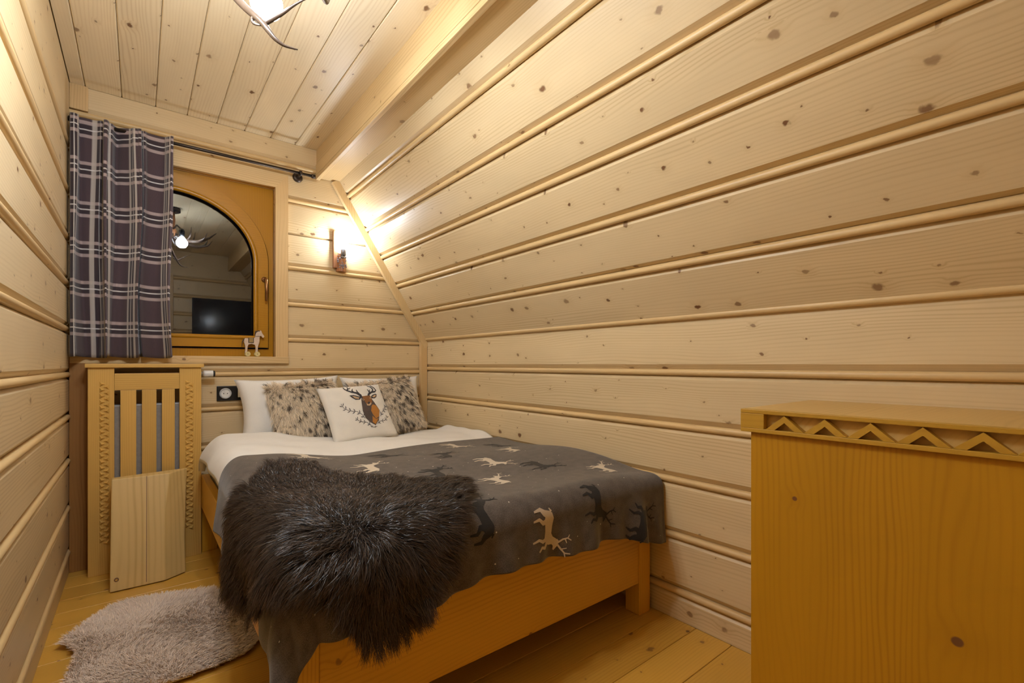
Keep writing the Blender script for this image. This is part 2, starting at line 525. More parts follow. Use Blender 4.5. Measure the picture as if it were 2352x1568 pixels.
# sloping wall
sl_len = (ZS - ZK) / SLU.z
nrm = Vector((-SLU.z, 0, SLU.x))
ws = MB()
p0, p1 = SL0 - nrm * .028, SL0 + SLU * (sl_len + .12) - nrm * .028
q0, q1 = p0 - nrm * .03, p1 - nrm * .03
ws.add([(p.x, y, p.z) for y in (YF - .1, YB + .1) for p in (p0, p1, q1, q0)],
       [(0, 1, 2, 3), (7, 6, 5, 4), (0, 4, 5, 1), (1, 5, 6, 2), (2, 6, 7, 3), (3, 7, 4, 0)])
wsl = tag(ws.build('wall_slope', M['trim_x']), kind='structure')
planked(wsl, (0, -1, 0), SLU, nrm, SL0 + Vector((0, YB, 0)), .012, sl_len + .02, [.217, .433, .650, .850, 1.083], LEN)
place('bead', bead_mesh(LEN), M['bead'], wsl, frame_matrix(Vector((0, -1, 0)), SLU, nrm, Vector((SL0.x - .004, YB, SL0.z + .002)) + nrm * -.002))
# left wall
wl = slab('wall_left', XL - .06, XL - .028, YF - .1, YB + .1, -.06, ZC + .06)
planked(wl, (0, 1, 0), (0, 0, 1), (1, 0, 0), (XL, YF, 0), 0, ZC, [.100, .312, .537, .747, .950, 1.166, 1.382, 1.598, 1.822, 2.046], LEN - .012)
# back wall: window opening x -0.215..0.64, z 1.04..2.06
WX0, WX1, WZ0, WZ1 = -.215, .640, 1.045, 2.060
wb = thing('wall_back', (0, 0, 0), kind='structure')
box('backing', M['trim_x'], wb, XL - .05, XR + .05, YB + .028, YB + .06, -.06, WZ0, 0)
box('backing', M['trim_x'], wb, XL - .05, XR + .05, YB + .028, YB + .06, WZ1, ZC + .06, 0)
box('backing', M['trim_x'], wb, WX1 + .002, XR + .05, YB + .028, YB + .06, WZ0, WZ1, 0)
box('backing', M['trim_x'], wb, XL - .05, WX0, YB + .028, YB + .06, WZ0, WZ1, 0)
BJ = [.118, .330, .535, .748, .944, 1.150, 1.368, 1.592, 1.800, 2.008, 2.222]
def slope_x(z):
    return XR if z < ZK else SL0.x + (z - ZK) / SLU.z * SLU.x
be = [0] + BJ + [ZC]
for i in range(len(be) - 1):
    a, b = be[i], be[i + 1]
    fl = lambda q: q == 1.800
    la = 0 if i == 0 else (.0015 if fl(a) else GAP)
    lb = 0 if i == len(be) - 2 else (.0015 if fl(b) else GAP)
    ca = .001 if i == 0 else (.005 if fl(a) else .019)
    cb = .001 if i == len(be) - 2 else (.005 if fl(b) else .016)
    z0, z1 = a + la, b - lb
    xe = min(XR, slope_x(a) + .03) if a < 2.1 else .885
    segs = []
    if z1 <= 1.07: segs = [(XL, xe, z0, z1, ca, cb)]
    elif z0 >= 2.0 and z0 < 2.05: segs = [(XL, WX1, 2.08, z1, .001, cb), (WX1, xe, z0, z1, ca, cb)]
    elif z0 >= 2.05: segs = [(XL, xe, z0, z1, ca, cb)]
    elif a < 1.0: segs = [(XL, WX1, z0, 1.03, ca, .001), (WX1, xe, z0, z1, ca, cb)]
    else: segs = [(WX1, xe, z0, z1, ca, cb)]
    for (x0, x1, c, d, k0, k1) in segs:
        place('plank', plank_mesh(x1 - x0, d - c, k0, k1), M['plank'], wb,
              frame_matrix((1, 0, 0), (0, 0, 1), (0, -1, 0), (x0, YB, c)))
for j in BJ:
    if j == 1.800: continue
    xe = min(XR, slope_x(j) + .01) if j < 2.1 else .885
    x0 = XL if (j < 1.0 or j > 2.1) else WX1
    place('bead', bead_mesh(xe - x0), M['bead'], wb, frame_matrix((1, 0, 0), (0, 0, 1), (0, -1, 0), (x0, YB, j)))
# back left corner post below the curtain, wood darkened to include its shade, pale board end above it
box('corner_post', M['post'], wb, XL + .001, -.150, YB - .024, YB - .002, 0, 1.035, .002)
box('board_end', M['trim_z'], wb, XL + .001, -.195, YB - .012, YB - .0005, 2.236, ZC, .001)

# ceiling boards, pitch 0.1375 along x
ce = slab('ceiling', XL - .05, .95, YF - .1, YB + .1, ZC + .028, ZC + .06)
gx = [XL] + [-.206 + .1372 * i for i in range(8)] + [.886]
for i in range(len(gx) - 1):
    a, b = gx[i] + .0006, gx[i + 1] - .0006
    place('plank', plank_mesh(LEN, b - a, .0035, .0035, .026, .005), M['ceil'], ce,
          frame_matrix((0, 1, 0), (1, 0, 0), (0, 0, -1), (a, YF, ZC)))
# floor boards along x
fl = slab('floor', XL - .05, XR + .05, YF - .1, YB + .1, -.06, -.026, M['post'])
pw = .137
ny = int(math.ceil((YB - YF) / pw))
for i in range(ny):
    y0 = YF + i * pw
    w = min(pw, YB - y0) - .0016
    place('plank', plank_mesh(XR - XL, w, .0015, .0015, .025, .0015), M['floor'], fl,
          frame_matrix((1, 0, 0), (0, 1, 0), (0, 0, 1), (XL, y0, 0)))
# beam between flat ceiling and slope
bt = thing('trim_1', (.95, YB, ZS), kind='structure')
box('beam_fascia', M['trim_y'], bt, .880, .902, YF, YB - .001, 2.262, ZC + .02, .0015)
box('beam_fascia', M['trim_y'], bt, .876, .902, YF, YB - .001, ZS + .004, 2.260, .0015)
box('soffit_board', M['trim_y'], bt, .8765, .900, YF, YB - .001, ZS - .022, ZS + .003, .002)
box('soffit_board', M['trim_y'], bt, .902, 1.03, YF, YB - .001, ZS - .010, ZS + .012, .002)
box('core', M['trim_y'], bt, .904, 1.05, YF, YB, ZS + .014, ZC + .02, 0)
# battens in the back right corner
tb = thing('trim_2', (1.63, YB, 0), kind='structure')
box('corner_batten', M['trim_z'], tb, 1.598, 1.648, YB - .034, YB - .004, 0, ZK - .004, .002)
box('joint_block', M['trim_z'], tb, 1.600, 1.66, YB - .0325, YB - .003, ZK - .02, ZK + .034, .001)
sb = MB()
wdt = .045
inner = -nrm * 0.0
P = [SL0 + SLU * .0, SL0 + SLU * sl_len, SL0 + SLU * sl_len + nrm * wdt, SL0 + SLU * (-.045) + nrm * wdt, SL0 + SLU * (-.045)]
sb.prism([(p.x, p.z) for p in P], lambda u, v, d: (u, d, v), YB - .037, YB - .006)
sb.build('slope_batten', wood('pine_batten', 'Z', (.68, .49, .25), (.50, .32, .14), density=.05), tb)

# front wall behind the camera, with a door and a television
wf = slab('wall_front', XL - .05, XR + .05, YF - .06, YF - .028, -.06, ZC + .06)
planked(wf, (-1, 0, 0), (0, 0, 1), (0, 1, 0), (XR, YF, 0), 0, ZC, [.110, .326, .544, .757, .968, 1.175, 1.39, 1.6, 1.815, 2.03], XR - .32)
planked(wf, (-1, 0, 0), (0, 0, 1), (0, 1, 0), (.32, YF, 0), 2.08, ZC, [], .32 - XL)
dr = thing('door_1', (0, YF, 0), kind='structure')
box('door_leaf', M['trim_z'], dr, XL + .05, .22, YF - .026, YF - .004, 0.005, 1.98, .003)
for (a, b) in ((XL + .09, .17),):
    for (c, d) in ((.15, .85), (1.0, 1.85)):
        box('door_panel', M['trim_z'], dr, a, b, YF - .003, YF + .006, c, d, .004)
box('door_casing', M['trim_z'], dr, .221, .318, YF - .02, YF + .02, 0, 2.06, .003)
box('door_casing', M['trim_x'], dr, XL + .002, .318, YF - .02, YF + .021, 1.985, 2.078, .003)
dh = MB().tube([(.16, YF - .002, .98), (.16, YF + .05, .98), (.06, YF + .05, .98)], .009).build('door_handle', M['metal_dark'], dr)
# ------------------------------------------------------------------ window
wn = thing('window_1', (.2, YB, WZ0), kind='structure')
# pale casing
cy0, cy1 = YB - .020, YB + .005
def casing(name, poly, mat):
    return MB().prism(poly, lambda u, v, d: (u, d, v), cy0, cy1).build(name, mat, wn)
casing('casing_head', [(-.26, 2.060), (.640, 2.060), (.710, 2.148), (-.26, 2.148)], M['trim_x'])
casing('casing_jamb', [(.640, 1.045), (.640, 2.060), (.710, 2.148), (.710, 1.045)], M['trim_z'])
MB().box(-.26, .712, YB - .026, YB + .008, 1.004, 1.0445, .002).build('window_sill', M['trim_x'], wn)
MB().box(-.215, .640, YB + .008, YB + .075, 1.02, 1.044, .001).build('inner_sill', M['win_x'], wn)
# reveals
box('reveal', M['win_z'], wn, .6405, .655, YB + .005, YB + .14, 1.045, 2.06, .001)
box('reveal', M['win_x'], wn, -.23, .655, YB + .005, YB + .14, 2.0605, 2.075, .001)
box('reveal', M['win_z'], wn, -.23, -.2155, YB + .005, YB + .14, 1.045, 2.06, .001)
YW = YB + .045      # face of the fixed frame
def arc(cx, cz, rl, rr, rz, zb, n=22):
    """closed outline: arch from right spring over the top to left spring, then straight down to zb"""
    pts = [(cx + rr, zb)]
    for i in range(n + 1):
        th = (PI / 2) * i / n
        pts.append((cx + rr * math.cos(th), cz + rz * math.sin(th)))
    for i in range(1, n + 1):
        th = PI / 2 + (PI / 2) * i / n
        pts.append((cx + rl * math.cos(th), cz + rz * math.sin(th)))
    pts.append((cx - rl, zb))
    return pts
def ring_prism(mb, inner, outer, y0, y1, inset_y=None):
    k = len(inner)
    vs = [(u, y0, v) for u, v in inner] + [(u, y0, v) for u, v in outer] + [(u, y1, v) for u, v in inner] + [(u, y1, v) for u, v in outer]
    fs = []
    for i in range(k):
        j = (i + 1) % k
        fs += [(i, j, k + j, k + i), (2 * k + i, 3 * k + i, 3 * k + j, 2 * k + j), (i, 2 * k + i, 2 * k + j, j), (k + i, k + j, 3 * k + j, 3 * k + i)]
    return mb.add(vs, fs)
AX, AZ = .13, 1.60
g_in = arc(AX, AZ, .300, .408, .350, 1.160)
s_in = arc(AX, AZ, .285, .400, .342, 1.168)
bead_o = arc(AX, AZ, .315, .424, .366, 1.146)
s_out = arc(AX, AZ, .335, .486, .445, 1.090)
f_out = []
x0, x1, z0, z1 = WX0 + .001, WX1 - .001, 1.0455, 2.0595
for (u, v) in s_out:      # frame outline: rays from the arch to the rectangle
    du, dv = u - AX, v - 1.55
    t = min(((x1 - AX) / du) if du > 1e-6 else ((x0 - AX) / du if du < -1e-6 else 1e9), ((z1 - 1.55) / dv) if dv > 1e-6 else ((z0 - 1.55) / dv if dv < -1e-6 else 1e9))
    f_out.append((AX + du * t, 1.55 + dv * t))
def insert_corner(outer, inner, corner):
    best = min(range(len(outer)), key=lambda i: (outer[i][0] - corner[0]) ** 2 + (outer[i][1] - corner[1]) ** 2)
    outer[best] = corner
for cr in ((x1, z1), (x0, z1), (x1, z0), (x0, z0)): insert_corner(f_out, s_out, cr)
ring_prism(MB(), s_out, f_out, YW, YW + .06).build('frame', M['win_z'], wn)
ring_prism(MB(), bead_o, arc(AX, AZ, .328, .4780, .4370, 1.0985), YW - .024, YW + .05).build('sash', M['win_x'], wn)
mb = MB()
mid = arc(AX, AZ, .300, .412, .354, 1.156)
loop = [Vector((u, YW - .020, v)) for u, v in mid]
mb.tube(loop + [loop[0]], .013, 8, caps=False)
mb.build('glazing_bead', M['win_x'], wn)
MB().prism(g_in, lambda u, v, d: (u, d, v), YW + .010, YW + .016).build('pane', M['glass'], wn)
# handle
hd = MB().lathe([(.010, -.012), (.016, -.008), (.016, .001)], (.587, YW - .024, 1.505), 'Y', 16).build('handle_rosette', M['handle'], wn)
MB().tube([(.587, YW - .022, 1.505), (.587, YW - .055, 1.507), (.590, YW - .065, 1.498), (.592, YW - .062, 1.44), (.590, YW - .060, 1.375)],
          [.008, .008, .010, .009, .007], 10).build('handle_lever', M['handle'], wn)

# ------------------------------------------------------------------ television on the front wall
tv = thing('television', (.86, YF + .03, 1.33), 'black flat television mounted on the planked wall facing the window', 'television')
box('bezel', M['plastic_black'], tv, .50, 1.225, YF + .02, YF + .06, 1.325, 1.80, .004)
box('screen', M['screen'], tv, .508, 1.217, YF + .0605, YF + .0625, 1.338, 1.792, 0)
box('wall_bracket', M['metal_dark'], tv, .75, .98, YF + .001, YF + .02, 1.45, 1.68, .002)

# ------------------------------------------------------------------ curtain rod and curtain
rz, ry = 2.158, YB - .072
rod = thing('curtain_rod', (.3, ry, rz), 'thin dark bronze curtain rod on round wall brackets above the window', 'curtain rod')
MB().tube([(-.250, ry, rz), (.842, ry, rz)], .0085, 12).build('pole', M['metal_dark'], rod)
for x in (-.250, .842):
    MB().lathe([(.0085, -.012), (.0125, -.010), (.0125, .010), (.0085, .012)], (x, ry, rz), 'X', 14).build('end_cap', M['metal_dark'], rod)
for x in (-.125, .768):
    br = MB().lathe([(.030, -.006), (.028, -.013), (.016, -.018)], (x, YB + .004, rz - .004), 'Y', 18).build('bracket_base', M['metal_dark'], rod)
    MB().tube([(x, YB - .012, rz - .004), (x, ry + .006, rz - .004)], .008, 10).build('bracket_arm', M['metal_dark'], rod)
    MB().lathe([(.0155, -.007), (.0155, .007)], (x, ry, rz), 'X', 14).build('bracket_ring', M['metal_dark'], rod)

# curtain: cloth with an arc-length uv; folds are sums of waves
NU, NV = 260, 60
uu = np.linspace(0, 1, NU)
def fold(u, v):
    """v: 0 top .. 1 bottom ; returns depth offset (towards the room positive)"""
    amp = .030 + .012 * v
    w = np.sin(2 * PI * (3.4 * u + .10 * np.sin(5 * u)) + .4) * amp
    w += np.sin(2 * PI * 9.3 * u + 1.1 + .5 * v) * .012 * (1 - .55 * v) * np.exp(-((u - .38) / .22) ** 2)
    w += np.sin(2 * PI * 5.2 * u + 2.0) * .006
    w -= .085 * np.exp(-((u - (.700 + .012 * v)) / .018) ** 2) * (.30 + .70 * v)
    w -= .030 * np.exp(-((u - (.47 - .05 * v)) / .018) ** 2) * (1 - .4 * v)
    w -= .030 * np.exp(-((u - (.29 - .08 * v)) / .022) ** 2)
    w -= .020 * np.exp(-((u - (.13 + .03 * v)) / .02) ** 2)
    return w
cx0, cx1t, cx1b = -.252, .138, .128
vv = np.linspace(0, 1, NV)
xs = cx0 + uu * (cx1b - cx0)
midf = fold(uu, .5)
arcl = np.concatenate([[0], np.cumsum(np.hypot(np.diff(xs), np.diff(midf) * 1.5))])
arcl *= 1.05
V = np.zeros((NV, NU, 3)); UV = np.zeros((NV, NU, 2))
ztop, zbot = 2.172, 1.034
for i, v in enumerate(vv):
    x1 = cx1t + (cx1b - cx1t) * v + .010 * math.sin(v * 7) * v
    edge = np.minimum(1, np.minimum(uu, 1 - uu) / .06)
    V[i, :, 0] = cx0 + uu * (x1 - cx0) + .004 * np.sin(9 * uu + 6 * v) * edge + edge * (.020 * np.cos(2 * PI * (3.4 * uu + .10 * np.sin(5 * uu)) + .2) + .007 * np.cos(2 * PI * 9.3 * uu + 1.1) * (1 - v))
    V[i, :, 1] = ry - .030 - fold(uu, v) * (1 if v > .03 else .6)
    V[i, :, 2] = ztop + (zbot - ztop) * v + .004 * np.sin(uu * 20) * (v > .98)
    UV[i, :, 0] = arcl * (1 - .0 * v); UV[i, :, 1] = v * (ztop - zbot)
idx = np.arange(NU * NV).reshape(NV, NU)
fc = np.stack([idx[:-1, :-1], idx[1:, :-1], idx[1:, 1:], idx[:-1, 1:]], -1).reshape(-1, 4)
me = big_mesh('curtain', V.reshape(-1, 3), 4, fc)
ul = me.uv_layers.new(name='cloth')
li = np.zeros(len(me.loops), dtype=np.int32); me.loops.foreach_get('vertex_index', li)
ul.data.foreach_set('uv', UV.reshape(-1, 2)[li].astype(np.float32).ravel())
cu = link('curtain', me, M['plaid'])
md = cu.modifiers.new('thick', 'SOLIDIFY'); md.thickness = .002
tag(cu, 'dark purple-brown plaid wool curtain hanging in folds from the bronze rod', 'curtain')

# ------------------------------------------------------------------ radiator and its wooden cover
ra = thing('radiator', (.03, YB - .07, .12), 'grey panel radiator behind the slatted wooden cover', 'radiator')
box('panel', M['radiator'], ra, -.165, .235, YB - .105, YB - .04, .14, .80, .006)
for x in (-.1, .17):
    MB().tube([(x, YB - .07, .0), (x, YB - .07, .15)], .010, 10).build('pipe', M['radiator'], ra)
vl = MB().tube([(.238, YB - .072, .948), (.272, YB - .072, .948)], .011, 14).build('valve_neck', M['plastic_grey'], ra)
th = MB().lathe([(.014, 0), (.0175, .006), (.0175, .046), (.015, .048)], (.270, YB - .072, .948), 'X', 20).build('thermostat_head', M['plastic_white'], ra)
MB().lathe([(.0165, .049), (.0165, .055), (.012, .057)], (.270, YB - .072, .948), 'X', 20).build('thermostat_cap', M['plastic_black'], th)

RC = thing('radiator_cover', (.035, 2.955, 0), 'tall oak radiator cover with carved zigzag posts under the plaid curtain', 'radiator cover')
fy0, fy1 = 2.952, 2.974
box('top_board', M['oak_x'], RC, -.198, .268, 2.938, YB - .03, .983, 1.003, .003)
stiles = []
for (a, b) in ((-.188, -.093), (.163, .257)):
    stiles.append(box('post', M['oak_z'], RC, a, b, fy0, fy1, 0, .9825, .002))
box('rail', M['oak_x'], RC, -.0925, .1625, fy0 + .001, fy1 - .001, .874, .955, .0015)
box('rail', M['oak_x'], RC, -.0925, .1625, fy0 + .001, fy1 - .001, .10, .20, .0015)
for (a, b) in ((-.0705, -.0105), (.0115, .0685), (.0905, .1435)):
    box('slat', M['oak_z'], RC, a, b, fy0 + .003, fy1 - .003, .2005, .8735, .0015)
for x in (-.187, .241):
    box('side_panel', M['oak_z'], RC, x, x + .015, fy1 + .0005, YB - .03, 0, .9825, .001)
# carved zigzag: small wedges running down each post
def wedge(flip):
    s = -1 if flip else 1
    mb = MB()
    h, w, d = .0265, .024, .010
    mb.add([(-s * w / 2, 0, h / 2), (-s * w / 2, 0, -h / 2), (s * w / 2, 0, 0), (-s * w * .15, -d, 0)],
           [(0, 1, 3), (1, 2, 3), (2, 0, 3), (0, 2, 1)])
    return mb.mesh('zigzag_notch')
wm = [wedge(False), wedge(True)]
for me in wm: me.materials.append(M['oak_z'])
for si, (xc, zt, zb) in enumerate(((-.129, .905, .135), (.205, .905, .125))):
    st = stiles[si]
    nn = int((zt - zb) / .0285)
    for k in range(nn):
        for q in (0, 1):
            o = bpy.data.objects.new('zigzag_notch', wm[q])
            C.objects.link(o); o.parent = st
            o.location = Vector((xc + (-.006 if q == 0 else .006), fy0 + .0003, zt - k * .0285 - q * .01425)) - world_loc(st)

# ------------------------------------------------------------------ leaning wooden slab
bd = thing('leaning_slab', (.03, 2.73, 0), 'thick pale wooden slab with a bevelled edge leaning against the radiator cover', 'wooden slab')
out = [(-.105, -.022), (.098, -.022), (.170, .030), (.170, .026 + .012), (-.105, .026)]
# plan outline (x, y local); tilt back towards the cover
mb = MB()
Hs = .47
tilt = .155
def slabpt(u, v, d):
    top = d / Hs
    sh = Vector((u, v, d))
    x = u + .012 * top * (1 if u > .1 else 0)
    return (x + .005, 2.708 + v + .13 * (u * -.15) + tilt * top, d * .985 + .004)
k = len(out)
zs = [0, .15, .32, Hs]
vs = []
for zi in zs:
    for (u, v) in out:
        uu_ = u - (.004 * math.sin(zi * 9) if u > .09 else 0) - (.010 * (1 - zi / Hs) if .09 < u < .12 else 0)
        vs.append(slabpt(uu_, v, zi + (.006 if (u > .15 and zi == Hs) else 0)))
fs = [tuple(range(k))[::-1], tuple((len(zs) - 1) * k + i for i in range(k))]
for r in range(len(zs) - 1):
    fs += [(r * k + i, r * k + (i + 1) % k, (r + 1) * k + (i + 1) % k, (r + 1) * k + i) for i in range(k)]
mb.add(vs, fs)
slab_o = mb.build('slab_body', M['slab'], bd)
bv = slab_o.modifiers.new('bev', 'BEVEL'); bv.width = .004; bv.segments = 2; bv.limit_method = 'ANGLE'
MB().lathe([(.0085, -.003), (.0085, .002)], (-.078, 2.703, .050), 'Y', 14).build('knot_plug', M['bead_peg'], bd)
MB().lathe([(.0045, -.0042), (.0045, .001)], (-.078, 2.703, .050), 'Y', 12).build('plug_core', M['oak_x'], bd)
MB().box(.018, .0205, 2.7, 2.702, 0, .001).v
cr = MB()
cr.add([slabpt(.020, -.0226, .012), slabpt(.0225, -.0226, .012), slabpt(.0245, -.0226, Hs - .002), slabpt(.0225, -.0226, Hs - .002)], [(0, 1, 2, 3)])
cr.add([slabpt(.020, -.0221, .012), slabpt(.0225, -.0221, .012), slabpt(.0245, -.0221, Hs - .002), slabpt(.0225, -.0221, Hs - .002)], [(3, 2, 1, 0)])
cr.build('crack_line', M['bead_peg'], bd)

# ------------------------------------------------------------------ dresser (bottom right)
dz = .888
DX = 1.19
ds = thing('dresser', (1.4, .15, 0), 'orange pine dresser with carved zigzag edge standing against the sloping wall side', 'dresser')
body = box('side_panel', M['cab_side'], ds, DX + .012, XR - .012, -.42, .548, .0, dz - .057, .002)
# put the object origin at floor so the knots sit where they should
off = Vector((0, 0, (dz - .057) / 2))
for v in body.data.vertices: v.co += Vector((0, (-.42 + .548) / 2, (dz - .057) / 2))
body.location -= Vector((0, (-.42 + .548) / 2, (dz - .057) / 2))
box('top_board', M['cab_top'], ds, DX + .020, XR - .002, -.44, .568, dz - .0565, dz, .002)
# carved edge: upper and lower fillets, end block, chevrons standing in the recess
ed = thing('edge_frieze', (DX, .1, dz - .028))
ed.parent = ds; ed.location = Vector((DX, .1, dz - .028)) - world_loc(ds)
box('fillet', M['cab_y'], ed, DX, DX + .0195, -.44, .568, dz - .010, dz, .0015)
box('fillet', M['cab_y'], ed, DX, DX + .0195, -.44, .568, dz - .0565, dz - .0465, .0015)
box('end_block', M['cab_y'], ed, DX + .0003, DX + .0195, .512, .568, dz - .0464, dz - .0101, .001)
chv = MB()
hw, zt_, zb_ = .0415, .0175, -.0175
th = .011
# chevron ridge: front edges bevelled to a lit slope on top
pts = [(-hw, zb_), (0, zt_), (hw, zb_), (hw - .020, zb_), (0, zt_ - .016), (-hw + .020, zb_)]
chv.prism(pts, lambda u, v, d: (d, u, v), .0195, .001)
cme = chv.mesh('chevron'); cme.materials.append(M['cab_y'])
y = .466
while y > -.40:
    o = bpy.data.objects.new('chevron', cme); C.objects.link(o); o.parent = ed
    o.location = Vector((DX, y, dz - .0285)) - world_loc(ed)
    y -= .0834

# ------------------------------------------------------------------ bed frame
bed = thing('bed', (.95, 2.1, 0), 'orange pine bed frame with square legs under the grey deer blanket', 'bed')
def leg(x0, x1, y0, y1, h):
    return box('leg', M['bed_z'], bed, x0, x1, y0, y1, 0, h, .004)
leg(1.556, 1.626, 1.142, 1.212, .40); leg(.262, .332, 1.142, 1.212, .40)
leg(1.556, 1.626, 2.98, 3.05, .40); leg(.262, .332, 2.98, 3.05, .40)
box('foot_rail', M['bed_x'], bed, .3325, 1.5555, 1.146, 1.186, .128, .415, .003)
box('side_rail', M['bed_y'], bed, .258, .292, 1.2125, 2.9795, .245, .412, .003)
box('side_rail', M['bed_y'], bed, 1.600, 1.632, 1.2125, 2.9795, .245, .412, .003)
box('head_rail', M['bed_x'], bed, .3325, 1.5555, 3.0, 3.03, .20, .50, .003)
for k in range(12):
    box('slat', M['trim_x'], bed, .293, 1.599, 1.25 + k * .15, 1.32 + k * .15, .335, .352, .001)

def cushion_shape(w, h, t, n=26, pinch=.07, pw=.5):
    """pillow in local xz plane, thickness along y. returns front/back vertex grids"""
    g = np.linspace(-1, 1, n)
    u, v = np.meshgrid(g, g, indexing='ij')
    x = w / 2 * u * (1 - pinch * (1 - v ** 2) * np.abs(u) ** 2)
    z = h / 2 * v * (1 - pinch * (1 - u ** 2) * np.abs(v) ** 2)
    th = t / 2 * (np.clip((1 - u ** 2) * (1 - v ** 2), 0, 1)) ** pw
    return u, v, x, z, th

# mattress
mt = MB().box(.300, 1.615, 1.195, 3.04, .3525, .535, .035).build('mattress', M['sheet'])
for p in mt.data.polygons: p.use_smooth = True
tag(mt, 'cream sheeted mattress showing between the duvet and the bed rail', 'mattress')

# ------------------------------------------------------------------ draped cloth surfaces
def bend(e, r, fl):
    L = r * PI / 2
    th = np.minimum(e, L) / r
    x = np.maximum(e - L, 0)
    return r * np.sin(th) + fl * x, r * (1 - np.cos(th)) + x * math.sqrt(1 - fl * fl)
def sst(a, b, x):
    t = np.clip((x - a) / (b - a), 0, 1)
    return t * t * (3 - 2 * t)
XT, YT, ZT = .325, 1.165, .578
def S(a, b):
    a = np.asarray(a, float); b = np.asarray(b, float)
    ex = np.maximum(-a, 0); ey = np.maximum(-b, 0); e = np.sqrt(ex * ex + ey * ey) + 1e-9
    out, drop = bend(e, .075, .10)
    cx_ = ex / e; cy_ = ey / e
    diag = 2 * cx_ * cy_
    out = out * (1 + .35 * diag * sst(.08, .3, e))
    hang = sst(.09, .26, e)
    rip = hang * (.012 * np.sin(a * 23 + 1.3) + .010 * np.sin(a * 51 + .4) + .016 * np.exp(-((a - 1.16) / .035) ** 2)) * cy_ + hang * (.010 * np.sin(b * 19 + .7)) * cx_
    out = out + rip
    x = XT + np.maximum(a, 0) - out * cx_
    y = YT + np.maximum(b, 0) - out * cy_
    top = 1 - sst(0, .12, e)
    z = ZT - drop + top * (.010 * np.sin(a * 5.1 + .6) * np.sin(b * 4.3 + .2) + .008 * np.sin(b * 9 + a * 3) - .02 * sst(1.05, 1.31, a) * sst(.25, 0, b))
    z = z + .050 * sst(.50, .10, a) * sst(.55, 1.05, b) * sst(-.16, .02, a)
    return np.stack([x, y, z], -1)
def S_n(a, b, h=.003):
    a = np.asarray(a, float); b = np.asarray(b, float)
    da = (S(a + h, b) - S(a - h, b)) / (2 * h); db = (S(a, b + h) - S(a, b - h)) / (2 * h)
    n = np.cross(da, db)
    n /= np.linalg.norm(n, axis=-1, keepdims=True) + 1e-12
    return n, da, db

def cloth(name, mat, arange, brange_fn, offset, na, nb, thick):
    A = np.linspace(arange[0], arange[1], na)
    G = np.zeros((na, nb, 2))
    for i, a in enumerate(A):
        b0, b1 = brange_fn(a)
        G[i, :, 0] = a; G[i, :, 1] = np.linspace(b0, b1, nb)
    P = S(G[..., 0], G[..., 1])
    if offset:
        nn, _, _ = S_n(G[..., 0], G[..., 1]); P = P + nn * offset
    idx = np.arange(na * nb).reshape(na, nb)
    fc = np.stack([idx[:-1, :-1], idx[1:, :-1], idx[1:, 1:], idx[:-1, 1:]], -1).reshape(-1, 4)
    me = big_mesh(name, P.reshape(-1, 3), 4, fc)
    ul = me.uv_layers.new(name='cloth')
    li = np.zeros(len(me.loops), dtype=np.int32); me.loops.foreach_get('vertex_index', li)
    ul.data.foreach_set('uv', G.reshape(-1, 2)[li].astype(np.float32).ravel())
    o = link(name, me, mat)
    md = o.modifiers.new('thick', 'SOLIDIFY'); md.thickness = thick; md.offset = -1
    return o

# duvet (under the blanket, folded back below the pillows)
DW = 1.29
def duvet():
    na, nb = 120, 130
    A = np.linspace(-.112, DW, na); B = np.linspace(-.02, 1.72, nb)
    a, b = np.meshgrid(A, B, indexing='ij')
    P = S(a, np.maximum(b, 0.0))
    puff = .030 * sst(1.0, 1.2, b) * sst(1.72, 1.45, b)
    wr_ = sst(.95, 1.15, b) * (.004 * np.sin(a * 9 + b * 7) + .003 * np.sin(a * 23 - b * 15) + .002 * np.sin(a * 11 + b * 37))
    P[..., 2] += -.012 * sst(1.12, .98, b) + puff * sst(1.0, .0, a) * .6 + wr_ * sst(-.10, .05, a) - .065 * sst(1.55, 1.72, b)
    # left edge puffs outwards near the head end, like a folded duvet corner
    P[..., 0] -= .016 * sst(.02, -.125, a) * sst(.9, 1.35, b) - .014 * sst(1.05, .95, b) * sst(.0, -.08, a)
    P[..., 0] -= .006 * np.sin(b * 17) * sst(-.02, -.1, a) * sst(1.0, 1.2, b)
    P[..., 2] += .020 * sst(1.20, DW, a) * sst(1.0, 1.15, b)
    idx = np.arange(na * nb).reshape(na, nb)
    fc = np.stack([idx[:-1, :-1], idx[1:, :-1], idx[1:, 1:], idx[:-1, 1:]], -1).reshape(-1, 4)
    o = link('duvet', big_mesh('duvet', P.reshape(-1, 3), 4, fc), M['white_cloth'])
    md = o.modifiers.new('thick', 'SOLIDIFY'); md.thickness = .028; md.offset = -1
    return tag(o, 'white duvet with a puffy corner, folded under the grey deer blanket', 'duvet')
duvet()

def hem(a):
    return -(.235 + .01 * math.sin(a * 9)) - .10 * float(sst(.95, 1.31, a)) - .03 * float(sst(0, -.2, a))
bl = cloth('blanket', M['blanket'], (-.272, 1.312), lambda a: (hem(a), 1.02 - .03 * float(sst(-.05, -.2, a))), .004, 320, 260, .004)
tag(bl, 'grey wool blanket with dark and cream leaping deer draped over the bed foot', 'blanket')

